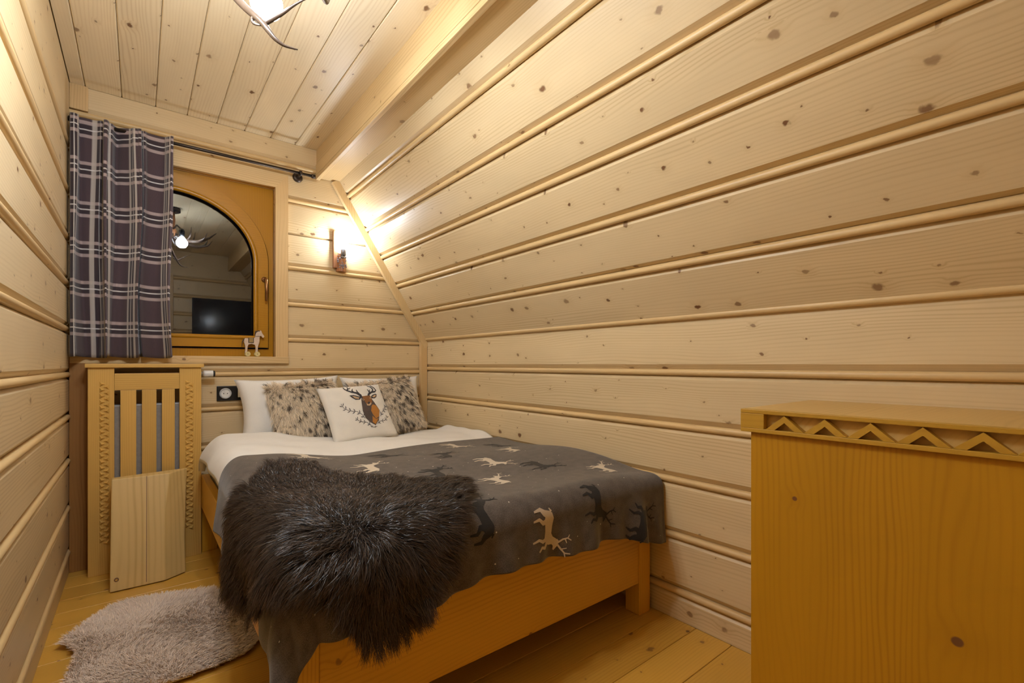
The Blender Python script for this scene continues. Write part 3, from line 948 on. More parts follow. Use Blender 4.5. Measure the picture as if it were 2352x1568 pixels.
# deer figures: outlines in a unit square, laid on the blanket surface
def thick_line(pts, w0, w1):
    """polyline -> quads"""
    out = []
    k = len(pts)
    P = [Vector(p) for p in pts]
    L, R = [], []
    for i in range(k):
        t = (P[min(i + 1, k - 1)] - P[max(i - 1, 0)]).normalized()
        nn = Vector((-t.y, t.x)); w = w0 + (w1 - w0) * i / (k - 1)
        L.append(P[i] + nn * w); R.append(P[i] - nn * w)
    return [tuple(map(tuple, (L[i], L[i + 1], R[i + 1], R[i]))) for i in range(k - 1)]
deer_polys = [[(0.02, .50), (.05, .58), (.16, .63), (.34, .60), (.50, .60), (.58, .66), (.64, .77), (.72, .84), (.80, .82), (.90, .74), (.885, .705),
               (.80, .705), (.76, .66), (.76, .54), (.70, .41), (.58, .36), (.44, .38), (.30, .37), (.20, .35), (.09, .38)]]
for ln, a, b in (([(.10, .50), (.05, .34), (-.02, .24), (.02, .06)], .085, .020), ([(.20, .46), (.25, .30), (.17, .19), (.21, .02)], .07, .018),
                 ([(.66, .48), (.80, .38), (.77, .26), (.85, .17)], .06, .018), ([(.60, .46), (.65, .30), (.60, .17), (.65, .00)], .055, .018),
                 ([(.73, .82), (.66, .93), (.64, 1.04), (.70, 1.14)], .022, .012), ([(.78, .82), (.88, .90), (.97, .98), (.99, 1.10)], .022, .012),
                 ([(.65, .98), (.75, 1.02)], .014, .008), ([(.645, 1.05), (.57, 1.10)], .014, .008), ([(.88, .90), (.86, 1.02)], .014, .008),
                 ([(.96, .97), (1.06, .99)], .014, .008), ([(.03, .56), (-.04, .50)], .026, .012), ([(.72, .83), (.65, .79)], .024, .010)):
    deer_polys += thick_line(ln, a, b)

def decal_mesh(name, polys, mapping, cuts=2, offset_fn=None):
    bm = bmesh.new()
    for poly in polys:
        vs = [bm.verts.new((p[0], p[1], 0)) for p in poly]
        try: f = bm.faces.new(vs)
        except ValueError: continue
    bmesh.ops.triangulate(bm, faces=bm.faces[:])
    for _ in range(cuts):
        long_e = [e for e in bm.edges if e.calc_length() > .10]
        if long_e: bmesh.ops.subdivide_edges(bm, edges=long_e, cuts=1, use_grid_fill=False)
        bmesh.ops.triangulate(bm, faces=bm.faces[:])
    co = np.array([v.co[:2] for v in bm.verts])
    P = mapping(co)
    for v, p in zip(bm.verts, P): v.co = p
    me = bpy.data.meshes.new(name); bm.to_mesh(me); bm.free()
    return me

deer_spots = [  # a, b, size, dark, flip, rotation(deg)
    (.954, .900, .12, 0, 1, 0), (.774, .690, .12, 1, 0, 8), (1.094, .620, .12, 0, 0, -6), (.878, .472, .125, 0, 1, 5), (1.014, .312, .125, 1, 1, 0),
    (1.182, .110, .125, 0, 0, 0), (.735, .240, .13, 0, 0, -4), (.600, .460, .12, 1, 0, 4), (.462, -.050, .125, 1, 0, -12), (.698, -.150, .125, 0, 1, 6),
    (.934, -.110, .125, 1, 1, 4), (1.150, -.215, .13, 1, 0, 24), (.240, .940, .13, 0, 1, 0), (.410, .650, .13, 0, 0, 0), (.560, .860, .12, 1, 1, 0),
    (1.16, .80, .12, 1, 1, 0)]
for (ca, cb, sz, dk, fl_, rot) in deer_spots:
    def mp(co, ca=ca, cb=cb, sz=sz, fl_=fl_, rot=rot):
        u = (co[:, 0] - .45) * sz * 1.12; v = (co[:, 1] - .58) * sz * 1.12
        if fl_: u = -u
        r_ = math.radians(rot); u, v = u * math.cos(r_) - v * math.sin(r_), u * math.sin(r_) + v * math.cos(r_)
        aa = ca + v; bb = cb + u
        n_, _, _ = S_n(aa, bb)
        return S(aa, bb) + n_ * .0052
    me = decal_mesh('deer_figure', deer_polys, mp, 2)
    link('deer_figure', me, M['print_dark' if dk else 'print_light'], bl)

# ------------------------------------------------------------------ fur helper
def inside(poly, x, y):
    r = np.zeros(len(x), bool); k = len(poly); j = k - 1
    for i in range(k):
        xi, yi = poly[i]; xj, yj = poly[j]
        c = ((yi > y) != (yj > y)) & (x < (xj - xi) * (y - yi) / (yj - yi + 1e-12) + xi)
        r ^= c; j = i
    return r

def strands(name, P, Nn, D, Len, width, nseg, lift, colA, colB, clump=None, clump_amt=0.0, wave=0.0, jitter=.25, droop=0.0):
    """P roots, Nn normals, D lay directions (unit, tangent), Len lengths; ribbons; colours root->tip"""
    k = len(P)
    D = D + rng.normal(0, jitter, (k, 3)); D -= Nn * np.sum(D * Nn, 1, keepdims=True) * .7
    D /= np.linalg.norm(D, axis=1, keepdims=True) + 1e-9
    up = lift * (1 + rng.normal(0, .25, (k, 1)))
    side0 = np.cross(D, Nn); side0 /= np.linalg.norm(side0, axis=1, keepdims=True) + 1e-9
    ang = rng.uniform(-.9, .9, (k, 1))
    side = side0 * np.cos(ang) + Nn * np.sin(ang)
    s = np.linspace(0, 1, nseg + 1)
    tip = P + Len[:, None] * (D * .85 + Nn * up * .55)
    if clump is not None:
        ct = tip[clump] + rng.normal(0, .003, (k, 3))
    ph = rng.uniform(0, 2 * PI, (k, 1))
    verts = np.zeros((k, nseg + 1, 2, 3)); cols = np.zeros((k, nseg + 1, 2, 3))
    for i, t in enumerate(s):
        q = P + Len[:, None] * (D * (.45 * t + .40 * t * t) + Nn * up * (t - .45 * t * t)) + side0 * wave * np.sin(ph + t * 6.0) * t * Len[:, None]
        q[:, 2] -= droop * Len * t * t
        if clump is not None:
            q = q + (ct - tip) * (clump_amt * t ** 1.6)
        w = width * (1 - .8 * t ** 2)
        verts[:, i, 0] = q - side * w; verts[:, i, 1] = q + side * w
        cc = colA * (1 - t) + colB * t
        cols[:, i, 0] = cc; cols[:, i, 1] = cc
    base = np.arange(k)[:, None] * (2 * (nseg + 1))
    fc = []
    for i in range(nseg):
        fc.append(np.stack([base[:, 0] + 2 * i, base[:, 0] + 2 * i + 1, base[:, 0] + 2 * i + 3, base[:, 0] + 2 * i + 2], -1))
    fc = np.concatenate(fc, 0)
    return big_mesh(name, verts.reshape(-1, 3), 4, fc, cols.reshape(-1, 3))

def clump_ids(u, v, cell):
    gi = np.floor(u / cell).astype(int); gj = np.floor(v / cell).astype(int)
    key = gi * 10007 + gj
    order = rng.permutation(len(u))
    uk, first = np.unique(key[order], return_index=True)
    rep = order[first]
    return rep[np.searchsorted(uk, key)]

# dark sheepskin throw over the foot corner
fur_poly = [(.0, .66), (.05, .75), (.13, .76), (.21, .74), (.215, .62), (.24, .50), (.29, .43), (.38, .385), (.43, .31), (.47, .24), (.54, .32), (.565, .295), (.545, .20),
            (.455, .04), (.375, -.03), (.325, -.085), (.305, -.12), (.285, -.155), (.255, -.19), (.215, -.235), (.16, -.258), (.09, -.258), (.055, -.22), (.035, -.165), (.0, -.125),
            (-.075, -.08), (-.15, .00), (-.17, .12), (-.18, .22), (-.205, .27), (-.23, .17), (-.245, .16), (-.25, .32), (-.24, .46), (-.18, .53), (-.11, .57), (-.05, .61)]
ft = thing('fur_throw', tuple(S(.1, .1)), 'shaggy dark brown sheepskin throw spread over the corner of the deer blanket', 'fur throw')
n_try = 230000
a_ = rng.uniform(-.32, .62, n_try); b_ = rng.uniform(-.32, .8, n_try)
ok = inside(fur_poly, a_, b_)
a_, b_ = a_[ok][:90000], b_[ok][:90000]
# hide
ga, gb = np.meshgrid(np.arange(-.32, .64, .012), np.arange(-.33, .82, .012), indexing='ij')
gi = inside(fur_poly, ga.ravel(), gb.ravel()).reshape(ga.shape)
nn, _, _ = S_n(ga, gb)
def hide_h(a, b):
    return .014 + .010 * np.sin(a * 14 + 1) * np.sin(b * 11)
HP = S(ga, gb) + nn * hide_h(ga, gb)[..., None]
ids = np.arange(ga.size).reshape(ga.shape)
cell = gi[:-1, :-1] & gi[1:, :-1] & gi[1:, 1:] & gi[:-1, 1:]
fc = np.stack([ids[:-1, :-1], ids[1:, :-1], ids[1:, 1:], ids[:-1, 1:]], -1)[cell]
used_ = np.unique(fc); remap = np.zeros(ga.size, int); remap[used_] = np.arange(len(used_))
hide_o = link('hide', big_mesh('hide', HP.reshape(-1, 3)[used_], 4, remap[fc]), M['hide'], ft, (0, 0, 0))
hide_o.modifiers.new('thick', 'SOLIDIFY').thickness = .006
nn, da, db = S_n(a_, b_)
P_ = S(a_, b_) + nn * (hide_h(a_, b_) - .002)[:, None]
da /= np.linalg.norm(da, axis=1, keepdims=True); db /= np.linalg.norm(db, axis=1, keepdims=True)
ua = a_ - .10; ub = (b_ + .02)
ua = ua + .35 * np.sin(b_ * 13) * .1; ub = ub * .7
rr = np.hypot(ua, ub) + .05
D_ = da * (ua / rr)[:, None] + db * (ub / rr)[:, None] + np.array([0, 0, -.25])
Len = rng.uniform(.050, .085, len(a_)) * (1 - .25 * sst(.45, .6, a_))
shade = rng.uniform(.3, 1.9, (len(a_), 1))
cA = np.array([[.010, .007, .006]]) * shade
cB = np.array([[.062, .040, .030]]) * shade
cl = clump_ids(a_, b_, .026)
fo = link('fur', strands('fur', P_, nn, D_, Len, .0007, 5, .58, cA, cB, cl, .48, .07, .24, .10), M['fur_dark'], ft, (0, 0, 0))
tag(fo, kind='stuff')

# ------------------------------------------------------------------ pillows
def pillow(name, mat, centre, w, h, t, tilt, rotz, label, pinch=.05, pw=.42, roll=0.0, wob=.004):
    """leaning pillow: bottom edge rests, tilted back by tilt (rad)"""
    n = 30
    u, v, x, z, th = cushion_shape(w, h, t, n, pinch, pw)
    wr_ = wob * (np.sin(u * 7 + v * 3) + np.sin(v * 9 - u * 4)) * (1 - u ** 2) * (1 - v ** 2)
    front = np.stack([x, -th + wr_, z], -1); back = np.stack([x, th, z], -1)
    V = np.concatenate([front.reshape(-1, 3), back.reshape(-1, 3)])
    R = Matrix.Rotation(rotz, 3, 'Z') @ Matrix.Rotation(-tilt, 3, 'X') @ Matrix.Rotation(roll, 3, 'Y')
    Rn = np.array(R)
    V = V @ Rn.T + np.array(centre)
    idx = np.arange(n * n).reshape(n, n)
    f1 = np.stack([idx[:-1, :-1], idx[1:, :-1], idx[1:, 1:], idx[:-1, 1:]], -1).reshape(-1, 4)
    f2 = f1[:, ::-1] + n * n
    me = big_mesh(name, V, 4, np.concatenate([f1, f2]))
    bm = bmesh.new(); bm.from_mesh(me); bmesh.ops.remove_doubles(bm, verts=bm.verts[:], dist=1e-5); bm.to_mesh(me); bm.free()
    me.polygons.foreach_set('use_smooth', [True] * len(me.polygons))
    def surf(uu, vv, off):
        xx = w / 2 * uu * (1 - pinch * (1 - vv ** 2) * np.abs(uu) ** 2)
        zz = h / 2 * vv * (1 - pinch * (1 - uu ** 2) * np.abs(vv) ** 2)
        tt = t / 2 * np.clip((1 - uu ** 2) * (1 - vv ** 2), 0, 1) ** pw
        ww = wob * (np.sin(uu * 7 + vv * 3) + np.sin(vv * 9 - uu * 4)) * (1 - uu ** 2) * (1 - vv ** 2)
        return np.stack([xx, -tt + ww - off, zz], -1) @ Rn.T + np.array(centre)
    return me, surf, Rn

me, _, _ = pillow('pillow', None, (.700, 2.925, .745), .57, .38, .18, .36, 0.0, '', .11, .42, -.03)
tag(link('pillow', me, M['white_cloth']), 'white bed pillow leaning on the wall beside the black socket', 'pillow', 'white bed pillows')
me, _, _ = pillow('pillow', None, (1.258, 2.925, .745), .54, .37, .18, .36, 0.0, '', .11)
tag(link('pillow', me, M['white_cloth']), 'white bed pillow leaning in the corner by the knee wall', 'pillow', 'white bed pillows')

def fur_cushion(centre, w, h, t, tilt, rotz, roll, label, seed):
    me, surf, Rn = pillow('cover', None, centre, w, h, t, tilt, rotz, '', .05, .45, roll)
    th = thing('fur_cushion', tuple(np.array(centre) - np.array([0, 0, h / 2])), label, 'cushion', 'spotted fur cushions')
    link('cover', me, M['cream_hide'], th, (0, 0, 0))
    k = 26000
    r_ = np.random.default_rng(seed)
    u = r_.uniform(-.985, .985, k); v = r_.uniform(-.985, .985, k)
    e = .01
    P = surf(u, v, 0)
    du = surf(np.clip(u + e, -1, 1), v, 0) - surf(np.clip(u - e, -1, 1), v, 0); dv = surf(u, np.clip(v + e, -1, 1), 0) - surf(u, np.clip(v - e, -1, 1), 0)
    n_ = np.cross(du, dv); n_ /= np.linalg.norm(n_, axis=1, keepdims=True) + 1e-9
    flip = np.sum(n_ * (Rn @ np.array([0, -1, 0])), 1) < 0
    n_[flip] *= -1
    dv /= np.linalg.norm(dv, axis=1, keepdims=True) + 1e-9; du /= np.linalg.norm(du, axis=1, keepdims=True) + 1e-9
    D = -dv + du * (.35 * u[:, None] + .15) + dv * 2.2 * (sst(.75, 1.0, v))[:, None]
    cl = clump_ids(u * w / 2, v * h / 2, .012)
    Ln = r_.uniform(.034, .062, k)
    # dark spotted locks, denser towards one side
    hv = (np.sin(cl * 12.9898) * 43758.5453) % 1.0
    dens = .14 + .50 * np.exp(-((u - .42 - .1 * v) / .38) ** 2) + .10 * (v > .6)
    spot = hv < dens * .55
    sh = r_.uniform(.75, 1.2, (k, 1))
    cA = np.array([[.66, .50, .34]]) * sh
    cB = np.where(spot[:, None], np.array([[.035, .022, .018]]), np.array([[.88, .74, .56]])) * sh
    cA = np.where(spot[:, None], cA * .55, cA)
    fo = link('fur', strands('fur', P, n_, D, Ln, .0010, 4, .85, cA, cB, cl, .55, .08, .28, .10), M['fur_spot'], th, (0, 0, 0))
    tag(fo, kind='stuff')
fur_cushion((.735, 2.772, .737), .36, .33, .13, .58, .02, -.08, 'spotted tan fur cushion in front of the pillow near the socket', 3)
fur_cushion((1.215, 2.797, .737), .40, .33, .12, .55, -.02, -.12, 'spotted tan fur cushion in front of the pillow by the corner batten', 5)

# cushion with stag print
dcen = (.968, 2.612, .728)
me, dsurf, _ = pillow('cover', None, dcen, .375, .365, .10, .66, .05, '', .05, .40, -.05, .002)
dc = thing('stag_cushion', (dcen[0], dcen[1], .57), 'off-white square cushion printed with a stag head and leafy sprigs', 'cushion')
link('cover', me, M['deer_cloth'], dc, (0, 0, 0))
def crop_uv(p):
    """artwork drawn in a 0..1900 x 200..1500 sketch of the cushion face -> (u, v)"""
    # bilinear inverse on the sketch's four corners
    return p
q00, q10, q01, q11 = np.array((420, 1480.)), np.array((1930, 1340.)), np.array((95, 205.)), np.array((1480, 245.))
def sk(x, y):
    u, v = .5, .5
    for _ in range(12):
        f = (1 - u) * (1 - v) * q00 + u * (1 - v) * q10 + (1 - u) * v * q01 + u * v * q11 - np.array((x, y))
        Ju = (1 - v) * (q10 - q00) + v * (q11 - q01); Jv = (1 - u) * (q01 - q00) + u * (q11 - q10)
        d = np.linalg.solve(np.stack([Ju, Jv], 1), -f); u += d[0]; v += d[1]
    return (2 * u - 1, 2 * v - 1)
def stag(name, polys, mat, off):
    P2 = [[sk(*p) for p in poly] for poly in polys]
    me = decal_mesh(name, P2, lambda co: dsurf(np.clip(co[:, 0], -.97, .97), np.clip(co[:, 1], -.97, .97), off), 3)
    return link(name, me, mat, dc, (0, 0, 0))
stag('print_neck', [[(1000, 640), (1010, 900), (1070, 1040), (1180, 1130), (1310, 1195), (1400, 1080), (1425, 890), (1330, 770), (1250, 650), (1150, 560), (1010, 570)]], M['ink_grey'], .0012)
stag('print_chest', [[(1225, 800), (1260, 770), (1330, 790), (1415, 890), (1405, 1010), (1330, 1060), (1260, 980), (1210, 900)], [(1240, 1000), (1330, 1070), (1390, 1050), (1310, 1180), (1240, 1130)]], M['ink_orange'], .0020)
stag('print_face', [[(1015, 570), (1210, 565), (1245, 640), (1245, 720), (1205, 780), (1140, 780), (1100, 730), (1060, 650)]], M['ink_brown'], .0022)
stag('print_muzzle', [[(1110, 735), (1160, 765), (1215, 720), (1225, 760), (1180, 795), (1120, 785)], [(1010, 630), (1045, 625), (1075, 655), (1035, 670)], [(1190, 610), (1230, 600), (1235, 630), (1200, 640)]], M['ink_tan'], .0028)
stag('print_nose', [[(1140, 725), (1170, 700), (1200, 720), (1180, 755), (1150, 750)], [(1025, 640), (1050, 635), (1055, 655), (1030, 658)], [(1205, 615), (1222, 612), (1222, 628), (1208, 630)]], M['ink'], .0033)
stag('print_ear', [[(735, 530), (830, 525), (930, 560), (1000, 590), (970, 640), (870, 640), (790, 590)], [(1215, 610), (1260, 550), (1340, 520), (1385, 530), (1375, 590), (1320, 630), (1250, 630)]], M['ink'], .0012)
stag('print_ear_inside', [[(790, 550), (860, 560), (960, 600), (940, 625), (860, 615)], [(1260, 590), (1330, 545), (1360, 550), (1350, 585), (1300, 612)]], M['ink_tan'], .0020)
ant = [[], []]
for pts, a, b in (([(1005, 600), (980, 540), (900, 480), (790, 440), (700, 390), (645, 340), (620, 285)], 30, 9), ([(700, 385), (725, 330), (705, 280)], 22, 7), ([(735, 345), (780, 310)], 14, 6),
                  ([(830, 450), (805, 400), (822, 350)], 20, 7), ([(950, 505), (915, 450), (900, 390)], 20, 7),
                  ([(1165, 600), (1180, 530), (1250, 480), (1340, 465), (1375, 435), (1330, 370), (1240, 295)], 28, 9), ([(1190, 530), (1195, 470), (1150, 405)], 20, 7), ([(1200, 470), (1215, 410)], 14, 6),
                  ([(1280, 470), (1290, 400), (1240, 340), (1155, 300)], 20, 7)):
    ant[0 if pts[0][0] < 1060 else 1].extend(thick_line(pts, a, b))
for half in ant: stag('print_antler', half, M['ink'], .0012)
def sprig(pts, leaf, side=1):
    res = thick_line(pts, 5, 4)
    P = [Vector(p) for p in pts]
    for i in range(len(P) - 1):
        for f in (.3,):
            b0 = P[i].lerp(P[i + 1], f); t = (P[i + 1] - P[i]).normalized(); nn = Vector((-t.y, t.x))
            for sg in (1, -1):
                tip = b0 + (t * .8 + nn * sg * .75) * leaf; m_ = b0.lerp(tip, .5); o_ = Vector((-(tip - b0).y, (tip - b0).x)).normalized() * leaf * .13
                res.append([tuple(b0), tuple(m_ + o_), tuple(tip), tuple(m_ - o_)])
    return res
sp = sprig([(1060, 1050), (980, 965), (880, 905), (780, 885), (680, 845), (600, 790), (545, 700)], 75)
sp += sprig([(1210, 1200), (1100, 1130), (1000, 1120), (920, 1090), (845, 1030)], 62)
sp += sprig([(1440, 1010), (1500, 910), (1560, 880), (1600, 830), (1610, 770)], 70) + sprig([(1360, 1160), (1440, 1110), (1540, 1100), (1600, 1050), (1620, 1000)], 60)
sp += sprig([(1190, 1215), (1270, 1235), (1350, 1220)], 36)
stag('print_sprigs', sp, M['ink'], .0012)

# ------------------------------------------------------------------ pale sheepskin rug
RUG = [(-.217, 2.275), (-.195, 2.345), (-.155, 2.400), (-.082, 2.500), (-.03, 2.525), (.04, 2.52), (.115, 2.50), (.194, 2.462), (.255, 2.44), (.275, 2.36), (.33, 2.27), (.385, 2.17),
       (.395, 2.03), (.355, 1.92), (.285, 1.825), (.19, 1.80), (.08, 1.79), (-.03, 1.82), (-.12, 1.88), (-.185, 1.98), (-.175, 2.08), (-.165, 2.17), (-.185, 2.23)]
rug = thing('sheepskin_rug', (.08, 2.15, 0), 'pale beige sheepskin rug lying on the floorboards beside the bed', 'rug')
def rug_z(x, y):
    r_ = .012 + .006 * np.sin(x * 9 + y * 4)
    crease = np.abs((y - 2.30) - (x + .1) * -.55 + .0) 
    return r_ - .010 * np.exp(-(crease / .022) ** 2)
gx_, gy_ = np.meshgrid(np.arange(-.23, .41, .0125), np.arange(1.77, 2.54, .0125), indexing='ij')
gi = inside(RUG, gx_.ravel(), gy_.ravel()).reshape(gx_.shape)
cell = gi[:-1, :-1] & gi[1:, :-1] & gi[1:, 1:] & gi[:-1, 1:]
ids = np.arange(gx_.size).reshape(gx_.shape)
fc = np.stack([ids[:-1, :-1], ids[1:, :-1], ids[1:, 1:], ids[:-1, 1:]], -1)[cell]
used_ = np.unique(fc); remap = np.zeros(gx_.size, int); remap[used_] = np.arange(len(used_))
RP = np.stack([gx_, gy_, rug_z(gx_, gy_)], -1).reshape(-1, 3)[used_]
ho = link('hide', big_mesh('hide', RP, 4, remap[fc]), M['cream_hide'], rug, (0, 0, 0))
ho.modifiers.new('thick', 'SOLIDIFY').thickness = .006
x_ = rng.uniform(-.23, .41, 150000); y_ = rng.uniform(1.77, 2.54, 150000)
ok = inside(RUG, x_, y_); x_, y_ = x_[ok][:70000], y_[ok][:70000]
k = len(x_)
P_ = np.stack([x_, y_, rug_z(x_, y_) - .001], -1)
Nz = np.tile(np.array([[0, 0, 1.0]]), (k, 1))
swirl = np.sin(x_ * 12 + 2) + np.cos(y_ * 10)
cxr = (x_ - .08); cyr = (y_ - 2.15)
D_ = np.stack([np.cos(swirl * 1.2) * .5 + cxr * 2.2, np.sin(swirl * 1.2) * .5 + cyr * 2.2, np.zeros(k)], -1)
sh = rng.uniform(.85, 1.12, (k, 1))
cB = np.array([[.96, .81, .69]]) * sh
cA = np.array([[.86, .67, .52]]) * sh
fo = link('fur', strands('fur', P_, Nz, D_, rng.uniform(.016, .026, k), .0010, 2, 1.0, cA, cB, clump_ids(x_, y_, .009), .4, 0, .4), M['fur_rug'], rug, (0, 0, 0))
tag(fo, kind='stuff')

# ------------------------------------------------------------------ wall socket
so = thing('wall_socket', (.42, YB, .80), 'black double wall plate with a round outlet and a white switch beside the pillow', 'socket')
box('cover_plate', M['plastic_black'], so, .341, .512, YB - .011, YB + .001, .792, .876, .003)
ou = box('outlet_insert', M['plastic_white'], so, .362, .404, YB - .0135, YB - .0108, .813, .855, .002)
MB().lathe([(.031, -.0010), (.029, -.006), (.024, -.0065), (.022, -.002)], (.383, YB - .0125, .834), 'Y', 24).build('outlet_ring', M['plastic_grey'], so)
MB().lathe([(.0225, -.0022), (.0225, -.0012)], (.383, YB - .0125, .834), 'Y', 24).build('outlet_face', M['plastic_white'], so)
for dx in (-.009, .009):
    MB().lathe([(.0025, -.0035), (.0025, -.002)], (.383 + dx, YB - .0125, .834), 'Y', 8).build('pin_hole', M['plastic_black'], so)
box('switch_rocker', M['plastic_white'], so, .444, .492, YB - .0150, YB - .0108, .810, .858, .002)

# ------------------------------------------------------------------ wall lamp
sc = thing('wall_lamp', (1.02, YB, 1.60), 'rustic wooden wall lamp with a glowing bulb on the planks right of the window', 'wall lamp')
mb = MB()
mb.box(.978, 1.010, YB - .030, YB - .002, 1.62, 1.862, .005)
mb.build('back_board', M['bark'], sc)
mb = MB()
hb = [(math.cos(PI * i / 8) * .031, -math.sin(PI * i / 8) * .040) for i in range(9)]
mb.prism(hb, lambda u, v, d: (1.030 + u, YB - .008 + v, d), 1.600, 1.715)
mb.build('log_holder', M['bark'], sc)
for k in range(26):
    th = rng.uniform(.15, PI - .15); zz = rng.uniform(1.622, 1.705); r0 = .004 + .004 * rng.random()
    bm = bmesh.new(); bmesh.ops.create_icosphere(bm, subdivisions=1, radius=r0)
    cxx, cyy = 1.030 + math.cos(th) * .031, YB - .008 - math.sin(th) * .040
    for v in bm.verts: v.co += Vector((cxx, cyy, zz))
    MB().bm(bm).build('stone_chip', M['stone'], sc)
MB().lathe([(.017, 0), (.017, .035), (.014, .040)], (1.030, YB - .060, 1.700), 'Z', 18).build('lamp_socket', M['socket_metal'], sc)
MB().tube([(1.030, YB - .045, 1.69), (1.030, YB - .058, 1.702)], .012, 10).build('socket_arm', M['socket_metal'], sc)
prof = [(.012, 0), (.014, .01), (.027, .035), (.032, .06), (.030, .085), (.018, .105), (.004, .112)]
MB().lathe(prof, (1.030, YB - .060, 1.740), 'Z', 20).build('bulb', M['sbulb'], sc)

# ------------------------------------------------------------------ chandelier of antlers
HX, HY = .225, 1.29
ch = thing('antler_chandelier', (HX, HY, ZC), 'antler chandelier with glowing globe bulbs hanging from the board ceiling', 'chandelier')
MB().lathe([(.062, 0), (.062, -.030), (.050, -.036)], (HX, HY, ZC - .001), 'Z', 28).build('ceiling_plate', M['plastic_black'], ch)
MB().lathe([(.018, -.03), (.024, -.10), (.020, -.16), (.034, -.20), (.030, -.245)], (HX, HY, ZC), 'Z', 14).build('stem', M['bark'], ch)
# globe bulbs
bulbs = [(.283, 1.475), (HX - .19, HY - .037), (.155, 1.10)]
for (bx, by) in bulbs:
    d = Vector((bx - HX, by - HY, 0)); 
    so_ = MB().lathe([(.020, .058), (.022, .10), (.016, .115)], (bx, by, 2.023), 'Z', 16).build('bulb_socket', M['plastic_black'], ch)
    MB().tube([(HX, HY, ZC - .19), (HX + d.x * .5, HY + d.y * .5, ZC - .165), (bx, by, 2.135)], .007, 8).build('bulb_arm', M['metal_dark'], so_)
    bm = bmesh.new(); bmesh.ops.create_uvsphere(bm, u_segments=16, v_segments=10, radius=.043)
    for v in bm.verts:
        if v.co.z > .025: v.co.x *= .75; v.co.y *= .75; v.co.z += .012
        v.co += Vector((bx, by, 2.023))
    MB().bm(bm, True).build('globe_bulb', M['bulb'], ch)
# antlers
def antler(main, r0, tines):
    mb = MB()
    k = len(main)
    def spl(pts, n=5):
        P = [Vector(p) for p in pts]; res = []
        for i in range(len(P) - 1):
            p0, p1, p2, p3 = P[max(i - 1, 0)], P[i], P[i + 1], P[min(i + 2, len(P) - 1)]
            for j in range(n):
                t = j / n
                res.append(.5 * ((2 * p1) + (p2 - p0) * t + (2 * p0 - 5 * p1 + 4 * p2 - p3) * t * t + (3 * p1 - p0 - 3 * p2 + p3) * t ** 3))
        return res + [P[-1]]
    s = spl(main); n_ = len(s)
    mb.tube(s, [r0 * (1 - .85 * (i / (n_ - 1)) ** 2.4) for i in range(n_)], 10)
    for t in tines:
        s = spl(t); n_ = len(s)
        mb.tube(s, [r0 * .62 * (1 - .88 * (i / (n_ - 1)) ** 1.3) for i in range(n_)], 8)
    return mb.build('antler', M['antler'], ch)
# the one whose tines show under the near globe
antler([(.19, 1.33, 2.13)] + [(0.1754, 1.5216, 2.0815), (0.1944, 1.4681, 2.0094), (0.2186, 1.4233, 1.954), (0.2384, 1.3884, 1.9174), (0.2544, 1.3693, 1.8931), (0.2661, 1.36, 1.8737), (0.2815, 1.3541, 1.8554), (0.3028, 1.35, 1.845), (0.3339, 1.3444, 1.8447)], .0105,
       [[(0.2567, 1.3701, 1.8934), (0.2763, 1.3544, 1.9071), (0.296, 1.3387, 1.922), (0.3157, 1.3231, 1.9403), (0.3381, 1.3053, 1.9563), (0.3721, 1.2782, 1.9735)], [(0.2402, 1.387, 1.9162), (0.233, 1.3927, 1.907), (0.2384, 1.3884, 1.8956), (0.2573, 1.3734, 1.8898)]])
for ang, z0_ in ((20, 2.13), (95, 2.12), (150, 2.14), (215, 2.12), (275, 2.13), (330, 2.12)):
    a0 = math.radians(ang); dx, dy = math.cos(a0), math.sin(a0); px, py = -dy, dx
    def q(r, s_, z): return (HX + dx * r + px * s_, HY + dy * r + py * s_, z)
    antler([q(.02, 0, z0_), q(.10, .02, z0_ - .05), q(.20, .04, z0_ - .06), q(.28, .02, z0_ - .02), q(.33, -.02, z0_ + .04)], .016,
           [[q(.12, .02, z0_ - .05), q(.15, .05, z0_ - .01), q(.16, .06, z0_ + .06)], [q(.21, .04, z0_ - .055), q(.26, .08, z0_ - .04), q(.29, .10, z0_ + .01)]])

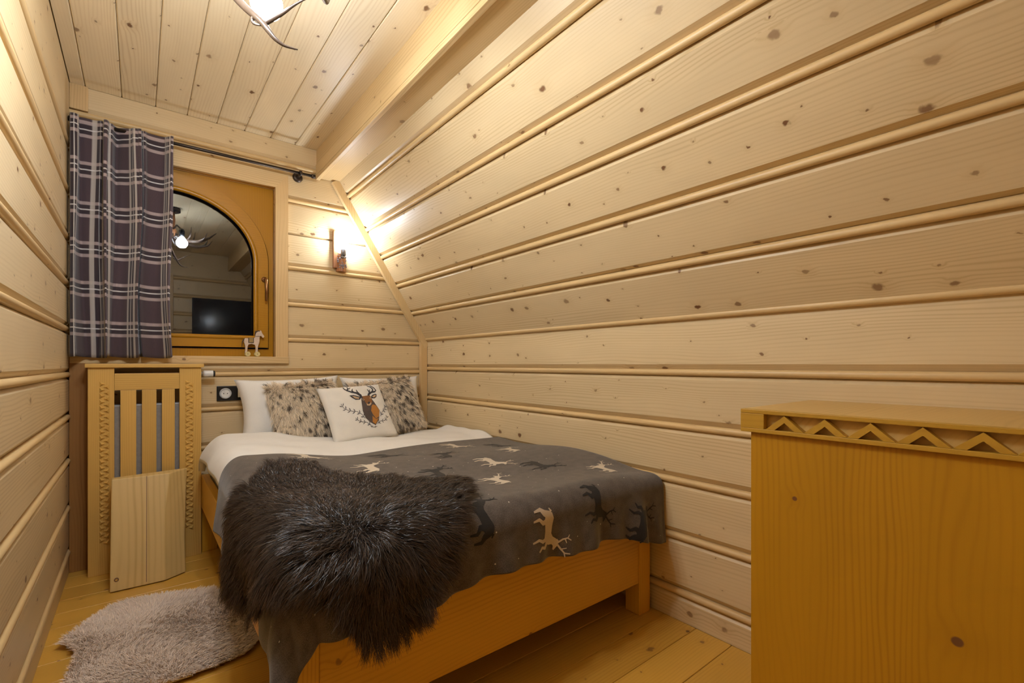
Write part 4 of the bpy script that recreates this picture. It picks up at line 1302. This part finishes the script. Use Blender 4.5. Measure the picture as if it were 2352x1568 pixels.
# ------------------------------------------------------------------ toy horse on the sill
hz0 = 1.0446
hs = thing('toy_horse', (.535, YB - .006, hz0), 'small pale wooden toy horse on wheels standing on the window sill', 'toy')
hp = [(850, 520), (865, 420), (900, 370), (960, 325), (1012, 330), (1042, 285), (1080, 322), (1085, 355), (1130, 430), (1180, 490), (1165, 535), (1120, 545), (1090, 510), (1055, 478), (1010, 505),
      (1002, 570), (1005, 650), (990, 740), (950, 850), (938, 1000), (945, 1085), (855, 1085), (868, 1000), (865, 880), (835, 805), (720, 772), (610, 800), (580, 860), (565, 980), (560, 1085), (480, 1090), (500, 980), (495, 850), (450, 720), (462, 620), (500, 575), (600, 585), (720, 600), (800, 580), (838, 550)]
def hm(x, y): return (.478 + (x - 470) * .0001446, hz0 + (1222 - y) * .000165)
mb = MB(); mb.prism([hm(*p) for p in hp], lambda u, v, d: (u, d, v), YB - .014, YB - .001)
mb.build('body', M['horse'], hs)
for (wx) in (580, 920):
    cx_, cz_ = hm(wx, 1135)
    MB().tube([(cx_, YB - .0235, cz_), (cx_, YB + .0065, cz_)], .0022, 8).build('axle', M['dark_cord'], hs)
    for yy in (-.0225, .0005):
        MB().lathe([(.0136, 0), (.0140, .0012), (.0140, .0050), (.0136, .0062)], (cx_, YB + yy, cz_ + .0002), 'Y', 22).build('wheel', M['horse_wheel'], hs)
sx0, sz0 = hm(600, 745); sx1, sz1 = hm(800, 575)
box('saddle_blanket', M['dark_cord'], hs, sx0, sx1, YB - .0155, YB - .0142, sz0, sz1 + .002, .0005)
box('saddle', M['saddle'], hs, sx0 + .004, sx1 - .004, YB - .0168, YB - .0156, sz0 + .004, sz1 + .003, .0005)
a, b = hm(865, 505), hm(1010, 500)
MB().tube([(a[0], YB - .0150, a[1]), (b[0], YB - .0150, b[1])], .0012, 6).build('bridle', M['dark_cord'], hs)
a, b, c = hm(855, 470), hm(890, 350), hm(1010, 305)
MB().tube([(a[0], YB - .007, a[1]), (b[0] - .002, YB - .007, b[1] + .002), (c[0], YB - .007, c[1])], [.004, .005, .003], 8).build('mane', M['dark_cord'], hs)
a, b, c = hm(470, 600), hm(400, 700), hm(370, 900)
MB().tube([(a[0], YB - .007, a[1]), (b[0], YB - .007, b[1]), (c[0], YB - .007, c[1])], [.003, .003, .001], 8).build('tail', M['dark_cord'], hs)
